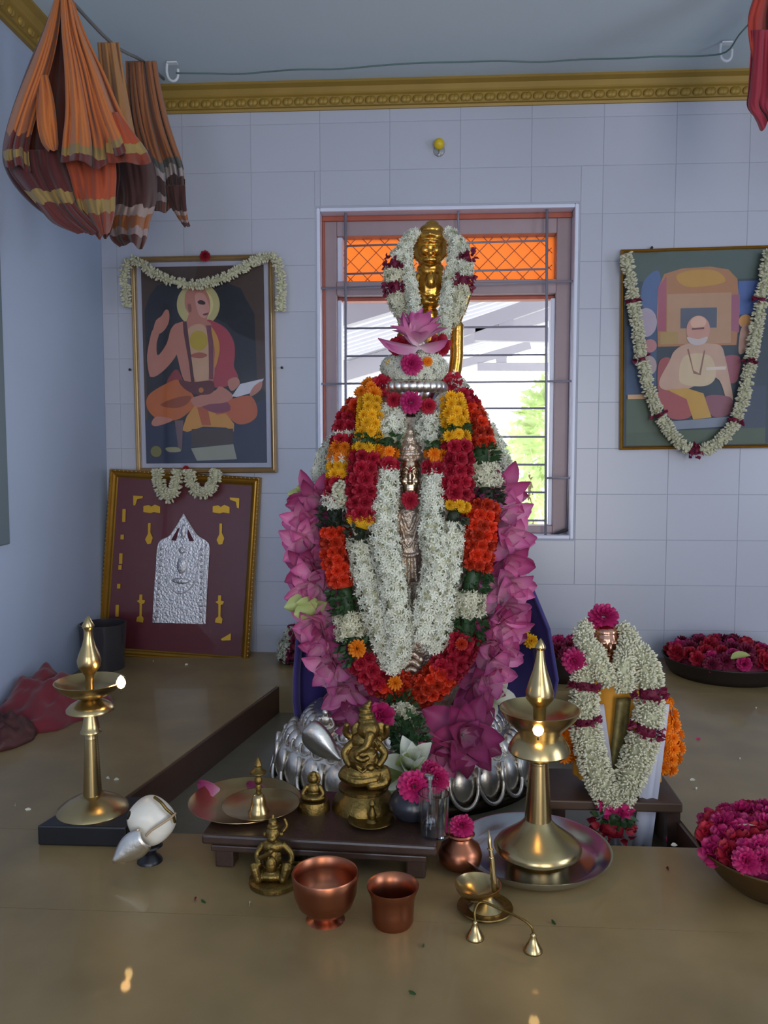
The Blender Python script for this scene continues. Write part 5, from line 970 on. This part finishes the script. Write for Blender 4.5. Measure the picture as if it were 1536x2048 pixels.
rp = MB(); rp.ell((0, 0, 0), (.0042, .003, .0026), 8, 5, Matrix.Rotation(math.radians(35), 3, 'Y')); rpm = rp.mesh('rope_bead'); rpm.materials.append(M_gf)
w2, h2 = 306 * u2, 374 * u2
n = 44
for i in range(n):
    for sx in (-1, 1): obj('rope_bead', rpm, None, plq, loc=(sx * (w2 / 2 - .0045), -.0145, -h2 / 2 + (i + .5) * h2 / n))
for i in range(36): obj('rope_bead', rpm, None, plq, loc=(-w2 / 2 + (i + .5) * w2 / 36, -.0145, h2 / 2 - .0045))
# garlands on the pictures
wg = lambda x, y, o=0.0: at_y(x, y, D - .05 - o)
def wgar(lab, S, r, segs, **k): return garland('jasmine_garland', lab, [(s_, [r] * len(s_) if not isinstance(r, list) else r, segs, dict(dens=1.1, small=1.15, **k)) for s_ in S], surf=wg)
_px = pxr
def pxr(r, n): return [q * mpp((0, D - .05, .9)) for q in (r if isinstance(r, (list, tuple)) else [r] * n)]
wgar('white jasmine garland sagging across the top of the saint painting', [[(262, 518), (285, 530), (315, 550), (350, 564), (390, 569), (430, 562), (470, 545), (505, 524), (530, 514), (552, 516)], [(258, 518), (250, 545), (250, 580), (253, 615)], [(552, 516), (560, 545), (562, 580), (561, 622)]], 7.5, [('budw', 1)])
wgar('looped white jasmine garland over the top edge of the maroon plaque, two loops', [[(316, 938, .02), (318, 965, .02), (324, 985, .02), (336, 995, .02), (347, 985, .02), (353, 962, .02), (355, 938, .02)], [(378, 938, .02), (381, 962, .02), (390, 980, .02), (404, 988, .02), (420, 978, .02), (429, 958, .02), (432, 938, .02)]], 10, [('budw', 1)])
wgar('long white garland with maroon dots hung in a deep V on the poster', [[(1252, 508), (1262, 570), (1272, 640), (1284, 720), (1303, 795), (1330, 848), (1362, 888), (1388, 903)], [(1540, 502), (1528, 570), (1515, 645), (1501, 725), (1484, 805), (1460, 860), (1425, 893), (1388, 903)]], 10, [('budw', 90), ('mar', 8), ('budw', 110), ('mar', 8), ('budw', 110), ('mar', 8), ('budw', 90), ('mar', 10)])
pxr = _px
solo('carnation', 'dark red flower stuck above the saint painting', POM['red'], wg(410, 512), (0, -1, .4), .034); solo('carnation', 'dark red flower between the two loops on the maroon plaque', POM['red'], wg(372, 938, .02), (0, -1, 0), .022)
for x, y, lab in ((565, 736, 'small dark nail stub beside the saint painting on the window side'), (262, 740, 'small dark nail stub beside the saint painting near the corner'), (1302, 497, 'small dark nail above the poster')):
    p = at_y(x, y, D - .006); MB().lathe([(.001, .012), (.004, .012), (.004, .010), (.002, .009), (.002, 0)][::-1], 10, p, M=Matrix.Rotation(R90, 3, 'X')).build('nail', M_black); tag(COL.objects[-1], lab, 'nail')
# ------------------------------------------------------------------ hooks, ball and string
p = at_y(878, 300, D - .006); yb_ = thing('yellow_hook', 'clear wall hook with a yellow ball above the window', 'hook', p)
MB().ell((0, -.022, .010), (.0165, .0165, .0165), 16, 12).build('ball', mat('yellow_ball', '#d8b81c', .4), yb_)
MB().lathe([(.001, .004), (.016, .003), (.018, 0)][::-1], 20, (0, 0, -.002), M=Matrix.Rotation(R90, 3, 'X')).build('suction_cup', mat('clear_plastic', (.75, .78, .82), .2, trans=.6), yb_)
MB().tube([(0, -.004, -.004), (0, -.014, -.022), (0, -.022, -.020)], .0025, 8).build('hook', M_white_plastic, yb_)
for x, y, lab in ((345, 138, 'white hook on the ceiling above the hanging dark orange cloth'), (1453, 98, 'white hook on the ceiling nearest the red cloth')):
    p = at_z(x, y - 14, ZC - .001); hk = thing('ceiling_hook', lab, 'hook', p); u = mpp(p)
    MB().box((0, 0, -.003), (.03, .02, .005)).build('plate', M_white_plastic, hk, smooth=False, bevel=.002)
    MB().tube([(v[0] * u, 0, v[1] * u) for v in cr([(-11, -2), (-12, -18), (-8, -32), (2, -37), (10, -30), (11, -14)], 6)], .0038, 8).build('cup_hook', M_white_plastic, hk)
mb = MB(); P = []
for i, (x, y) in enumerate([(352, 146), (420, 147), (480, 148), (540, 143), (600, 139), (680, 138), (760, 131), (840, 126), (920, 124), (1000, 122), (1080, 124), (1160, 119), (1240, 117), (1320, 113), (1400, 112), (1452, 104), (1478, 70), (1500, 45), (1525, 10), (1545, -20)]):
    P.append(at_z(x, y, ZC - .035 - (.01 if i in (4, 9) else 0)))
P[-3:] = [at_y(1500, 45, 2.25), at_y(1525, 10, 2.1), at_y(1545, -20, 2.0)]
o = mb.tube(cr(P, 4), .0022, 6).build('ceiling_string', mat('grey_green_string', '#5c7470', .8)); tag(o, 'thin grey green string stretched between the two ceiling hooks', 'string')
# ================================================================== HANGING AND FOLDED CLOTH
def cloth_mat(name, base, bands, rough=.75):
    """bands across the cloth by its own length coordinate: (from, colour)"""
    m = bpy.data.materials.new(name); m.use_nodes = True; nt = m.node_tree; b = nt.nodes['Principled BSDF']; b.inputs['Roughness'].default_value = rough; b.inputs['Sheen Weight'].default_value = .2
    uv = nt.nodes.new('ShaderNodeUVMap'); uv.uv_map = 'weave'; sx = nt.nodes.new('ShaderNodeSeparateXYZ'); nt.links.new(uv.outputs[0], sx.inputs[0])
    n = nt.nodes.new('ShaderNodeTexNoise'); n.inputs['Scale'].default_value = 5; nt.links.new(uv.outputs[0], n.inputs['Vector']); ad = nt.nodes.new('ShaderNodeMath'); ad.operation = 'MULTIPLY_ADD'; ad.inputs[1].default_value = .16; nt.links.new(n.outputs['Fac'], ad.inputs[0]); nt.links.new(sx.outputs[1], ad.inputs[2])
    cr_ = nt.nodes.new('ShaderNodeValToRGB'); cr_.color_ramp.interpolation = 'CONSTANT'; e = cr_.color_ramp.elements; e[0].color = (*lin(base), 1); e[0].position = 0; e.remove(e[1])
    for pos, c in bands: q = e.new(min(.999, pos + .08)); q.color = (*lin(c), 1)
    nt.links.new(ad.outputs[0], cr_.inputs[0]); nt.links.new(cr_.outputs[0], b.inputs['Base Color'])
    t = nt.nodes.new('ShaderNodeBsdfTranslucent'); mx = nt.nodes.new('ShaderNodeMixShader'); mx.inputs[0].default_value = .15; nt.links.new(cr_.outputs[0], t.inputs[0]); nt.links.new(b.outputs[0], mx.inputs[1]); nt.links.new(t.outputs[0], mx.inputs[2]); nt.links.new(mx.outputs[0], nt.nodes['Material Output'].inputs[0])
    return m
def drape(root, name, rows, Y, m, pleats=5, amp=.012, bulge=.06, seed=0, hem=10, nv=46, nu=56):
    rnd = random.Random(seed); rb_ = Vector(root.location); R_ = cr(rows, 6); ph = [rnd.uniform(0, 6.28) for _ in range(4)]
    ysn = [float(r[0]) for r in R_]; y0, y1 = ysn[0], ysn[-1]; P = []; UV = []
    for j in range(nv + 1):
        v = j / nv; k = v * (len(R_) - 1); i0 = min(int(k), len(R_) - 2); t = k - i0; r = R_[i0] * (1 - t) + R_[i0 + 1] * t; row = []
        for i in range(nu + 1):
            u = i / nu; w1 = u + .03 * math.sin(6 * v + ph[0]) * math.sin(math.pi * u); f = math.sin(2 * math.pi * pleats * w1 + ph[1] + 1.2 * v) + .45 * math.sin(2 * math.pi * pleats * 2.3 * w1 + ph[2] - 1.5 * v)
            f = 2.2 * noise.noise((u * pleats * .95 + seed * 7.1, v * .9, seed * 3.3)) + 1.1 * noise.noise((u * pleats * 3.1 + seed, v * 1.8 + u, seed * 9.1)) + .3 * f
            g = f - .35 * abs(f); px = r[1] + (r[2] - r[1]) * u; py = r[0] + v ** 3 * (hem * .5 * math.sin(2 * math.pi * pleats * .6 * w1 + ph[3]) + 2.2 * hem * noise.noise((u * pleats * .8, 3.3, seed * 5.7)))
            q = at_y(px, py, Y - bulge * math.sin(math.pi * u) * (.35 + .65 * v) - 2.1 * amp * (.5 + .5 * v) * g); row.append(q - rb_); UV.append((u, v))
        P.append(row)
    mb = MB(); mb.grid(P); o = mb.build(name, m, root); me = o.data; lay = me.uv_layers.new(name='weave')
    for lp_ in me.loops: lay.data[lp_.index].uv = UV[lp_.vertex_index]
    s_ = o.modifiers.new('t', 'SOLIDIFY'); s_.thickness = .0015; return o
ORA, MARN, GLD = '#c06a30', '#6a2420', '#a08248'
c_or = cloth_mat('orange_cotton', ORA, [(.60, '#7a2e22'), (.70, GLD), (.74, MARN), (.90, '#8a3a24')])
c_or2 = cloth_mat('orange_gold_border', '#cc7436', [(.84, GLD), (.96, MARN)]); c_or3 = cloth_mat('orange_plain', '#cc7434', []); c_red = cloth_mat('burnt_orange', '#b04a24', [(.55, GLD), (.72, '#8a3a24')]); c_mar = cloth_mat('maroon_fold', '#5a201e', [(.45, GLD), (.58, '#6a2822')])
c_bk = cloth_mat('maroon_back', '#6a3020', [(.5, '#4a1c1e'), (.78, GLD), (.83, '#5a201e')]); c_or4 = cloth_mat('orange_side', '#c87236', [(.72, '#6a2420'), (.84, GLD), (.92, MARN)]); c_pale = cloth_mat('pale_orange', '#b8824e', []); c_dk = cloth_mat('rust_striped', '#a0623a', [(.60, '#5a5a56'), (.66, '#a89a98'), (.72, '#4a2c28'), (.84, '#a08c88'), (.9, '#6a3c2c')]); c_dk2 = cloth_mat('dark_fold', '#4a2622', [(.45, '#a89088'), (.55, '#9a5a30'), (.68, '#a08a88'), (.76, '#5a2c28')])
ct = at_y(130, -12, 1.75); cl1 = thing('hanging_cloth', 'big orange cloth with maroon and gold borders hung folded from the line', 'cloth', ct)
drape(cl1, 'back_fold', [(-15, 116, 140), (60, 88, 160), (130, 58, 190), (230, 22, 215), (300, 6, 232), (345, 14, 240), (390, 45, 235), (430, 92, 228), (462, 160, 222), (470, 190, 215)], 1.84, c_bk, 4, .014, .03, 1, 4)
drape(cl1, 'left_drape', [(-15, 114, 124), (60, 90, 118), (130, 62, 104), (200, 34, 82), (250, 18, 68), (300, 7, 58), (340, 12, 62)], 1.75, c_or4, 2.5, .014, .03, 13, 6)
drape(cl1, 'front_fold', [(-15, 122, 138), (60, 124, 152), (140, 130, 176), (220, 132, 196), (280, 126, 214), (322, 122, 218)], 1.735, c_or2, 2.6, .016, .04, 2, 9)
drape(cl1, 'outer_fold', [(-15, 130, 142), (60, 142, 168), (140, 160, 206), (220, 178, 240), (265, 190, 266), (300, 198, 288)], 1.77, c_or2, 2.6, .016, .05, 21, 8)
drape(cl1, 'narrow_fold', [(150, 76, 96), (200, 73, 108), (250, 74, 114), (285, 84, 116), (304, 98, 114)], 1.735, c_or3, 2, .008, .02, 3, 4, 26, 24)
drape(cl1, 'side_flap', [(225, 222, 236), (260, 212, 262), (300, 212, 292), (325, 216, 302)], 1.745, c_red, 2, .008, .03, 4, 4, 26, 24)
drape(cl1, 'under_fold', [(315, 128, 230), (350, 140, 232), (390, 150, 230), (430, 165, 228), (470, 196, 218)], 1.77, c_red, 3, .012, .04, 5, 5)
drape(cl1, 'maroon_hem', [(300, 20, 130), (335, 18, 140), (370, 40, 150), (410, 75, 160), (445, 105, 190), (466, 150, 205)], 1.76, c_mar, 3, .012, .04, 6, 5)
ct = at_y(225, 92, 1.95); cl2 = thing('hanging_cloth', 'pale orange cloth hanging behind the big orange one, dark hem folds below', 'cloth', ct)
drape(cl2, 'pale_fold', [(85, 196, 238), (140, 200, 246), (200, 206, 256), (270, 214, 270), (320, 225, 285)], 1.95, c_pale, 3, .010, .03, 7, 4)
drape(cl2, 'dark_hem', [(300, 212, 300), (350, 214, 312), (400, 220, 312), (440, 214, 300), (475, 222, 292), (490, 240, 284)], 1.93, c_dk2, 3, .014, .05, 8, 5)
ct = at_y(285, 122, 2.08); cl3 = thing('hanging_cloth', 'rust cloth with grey and white striped border, farthest along the line', 'cloth', ct)
drape(cl3, 'pleated_fold', [(122, 252, 312), (180, 254, 322), (240, 260, 336), (290, 272, 352), (335, 285, 368), (385, 295, 370), (420, 300, 362)], 2.08, c_dk, 4, .014, .04, 9, 8)
drape(cl3, 'loose_end', [(370, 330, 370), (410, 340, 372), (440, 358, 376), (455, 370, 380)], 2.06, c_dk2, 2, .008, .02, 10, 5, 20, 20)
o = MB().tube(cr([at_y(60, -90, 1.55), at_y(130, -12, 1.75), at_y(225, 88, 1.95), at_y(285, 122, 2.08), at_y(330, 160, 2.55)], 4), .004, 8).build('cloth_line', mat('cloth_line', '#6a6a68', .7)); tag(o, 'line from which the orange cloths hang', 'rope')
ct = at_y(1540, -30, 2.0); cl4 = thing('hanging_cloth', 'red cloth with a ragged hem at the picture edge by the string', 'cloth', ct)
drape(cl4, 'orange_fold', [(-40, 1522, 1580), (20, 1500, 1590), (60, 1496, 1600), (110, 1503, 1600), (130, 1508, 1600)], 2.02, cloth_mat('scarlet', '#b43a2c', []), 3, .012, .02, 11, 6)
drape(cl4, 'red_fold', [(60, 1504, 1600), (120, 1500, 1600), (180, 1496, 1600), (212, 1494, 1600), (235, 1512, 1600), (250, 1520, 1600)], 2.0, cloth_mat('crimson', '#a02a3c', []), 4, .012, .02, 12, 14)
# folded cloths on the platform by the side wall
def heapcloth(name, lab, c, rx, ry, h, m, seed, peaks):
    t = thing(name, lab, 'cloth', c); P = []; N = 70
    for j in range(N + 1):
        row = []
        for i in range(N + 1):
            x, y = 2 * i / N - 1, 2 * j / N - 1; k = max(abs(x), abs(y)); l = math.hypot(x, y) or 1; x, y = x * k / l, y * k / l; r = min(1, math.hypot(x, y))
            wob = 1 + .22 * noise.noise((x * 1.9, y * 1.9, seed)); q = max(0, 1 - r * r)
            z = .42 * q ** .45 * h + sum(a * h * math.exp(-((x - cx) ** 2 + (y - cy) ** 2) / (s_ * s_)) for cx, cy, s_, a in peaks) * q ** .3
            rid = abs(noise.noise((x * 2.1 + .8 * y + seed, y * 1.6, seed * 2))) - .22; z += h * .40 * rid * q ** .3 + h * .12 * noise.noise((x * 5, y * 5, seed)) * q ** .3
            X = x * rx * wob; X = max(X, XL + .006 - c[0]); row.append(Vector((X, y * ry * wob, max(.001 + .010 * (1 - r), z))))
        P.append(row)
    mb = MB(); mb.grid(P); o = mb.build('folds', m, t); o.modifiers.new('t', 'SOLIDIFY').thickness = .002; return t
heapcloth('folded_cloth', 'crumpled dark red cloth by the side wall', (XL + .10, 1.98, 0), .125, .17, .10, mat('dark_red_cotton', '#701a26', .85, var=.15, vscale=12, sheen=.2), 3.0, ((-.4, -.1, .7, .55), (.4, -.1, .5, .15)))
pc = at_z(2, 1480, 0); heapcloth('folded_cloth', 'crumpled dark purple and gold cloth in front of the red one', (pc.x, pc.y, 0), .075, .08, .075, mat('purple_gold_silk', '#4a2422', .6, var=.45, vscale=30), 8.0, ((-.2, .1, .6, .4), (.5, .3, .35, .25)))
# ------------------------------------------------------------------ scattered petals on the stone
sc_ = MB(); sc_.grid(petal_grid(.010, .007, .2, .002, 2, 3)); PM = {k: named(sc_, 'petal', m) for k, m in (('w', M_jas), ('p', M_pink), ('g', M_leaf), ('d', M_maroon))}
WH = {'w': 'small white petal', 'p': 'small pink petal', 'g': 'dark green leaf scrap', 'd': 'dark maroon petal'}
for k, x, y, where in (('w', 30, 1608, 'on the stone at the far end of the black slab'), ('w', 62, 1618, 'just beside the black slab corner'), ('w', 212, 1556, 'behind the foot of the tall lamp'), ('w', 228, 1560, 'behind the tall lamp towards the bay'), ('w', 306, 1324, 'under the maroon plaque'), ('w', 370, 1330, 'near the plaque corner'), ('w', 252, 1718, 'beside the conch stand'), ('w', 1392, 1580, 'on the stone beyond the front rose bowl'), ('w', 1380, 1560, 'by the copper idol stool'), ('p', 1392, 1478, 'on the stone beside the copper idol'),
      ('w', 1512, 1418, 'under the tray of red petals'), ('g', 412, 1805, 'in front of the kneeling devotee'), ('d', 390, 1803, 'in front of the kneeling devotee'), ('w', 500, 1812, 'before the kneeling devotee base'), ('g', 1112, 1848, 'beside the bell bow'), ('g', 848, 1886, 'in front of the copper tumbler'), ('g', 832, 1988, 'at the platform front'), ('w', 1342, 1690, 'beside the steel plate'), ('w', 100, 1452, 'near the folded purple cloth'), ('d', 1332, 1735, 'beside the front rose bowl'), ('p', 1330, 1676, 'at the corner of the sunken bay'), ('w', 1480, 1520, 'midway along the side slab')):
    p = at_z(x, y, .0015); o = obj('petal', PM[k], None, None, M=Matrix.Translation(p) @ Matrix.Rotation(random.uniform(0, 6.28), 4, 'Z') @ Matrix.Rotation(-R90 * .93, 4, 'X')); tag(o, WH[k] + ' ' + where, 'petal', 'petals fallen on the stone')
for x, y, s_, lab in ((440, 1578, .05, 'pink lotus petal lying on the larger brass plate'), (535, 1578, .045, 'pink lotus petal beside the hand bell')):
    o = obj('lotus_petal', PETAL['deep'][0], None, None, M=Matrix.Translation(at_z(x, y, zt_s + .014)) @ Matrix.Rotation(1.2, 4, 'Z') @ Matrix.Rotation(-R90, 4, 'X') @ Matrix.Diagonal((s_,) * 3 + (1,))); tag(o, lab, 'petal')
# shrubs beyond the porch
def shrub(px, py, Y, r, lab, seed):
    rnd = random.Random(seed); c = at_y(px, py, Y); t = thing('shrub', lab, 'shrub', Vector((c.x, Y, ZF - .1))); o0 = Vector(t.location); fr_ = []
    for i in range(700):
        d = Vector((rnd.gauss(0, 1), rnd.gauss(0, 1), rnd.gauss(0, 1))).normalized(); fr_.append((c - o0 + Vector((d.x * r, d.y * r, d.z * r * 1.5)) * rnd.uniform(.55, 1), frame_of(d + Vector((rnd.gauss(0, .5), rnd.gauss(0, .5), rnd.gauss(0, .5)))), .16 * rnd.uniform(.7, 1.4)))
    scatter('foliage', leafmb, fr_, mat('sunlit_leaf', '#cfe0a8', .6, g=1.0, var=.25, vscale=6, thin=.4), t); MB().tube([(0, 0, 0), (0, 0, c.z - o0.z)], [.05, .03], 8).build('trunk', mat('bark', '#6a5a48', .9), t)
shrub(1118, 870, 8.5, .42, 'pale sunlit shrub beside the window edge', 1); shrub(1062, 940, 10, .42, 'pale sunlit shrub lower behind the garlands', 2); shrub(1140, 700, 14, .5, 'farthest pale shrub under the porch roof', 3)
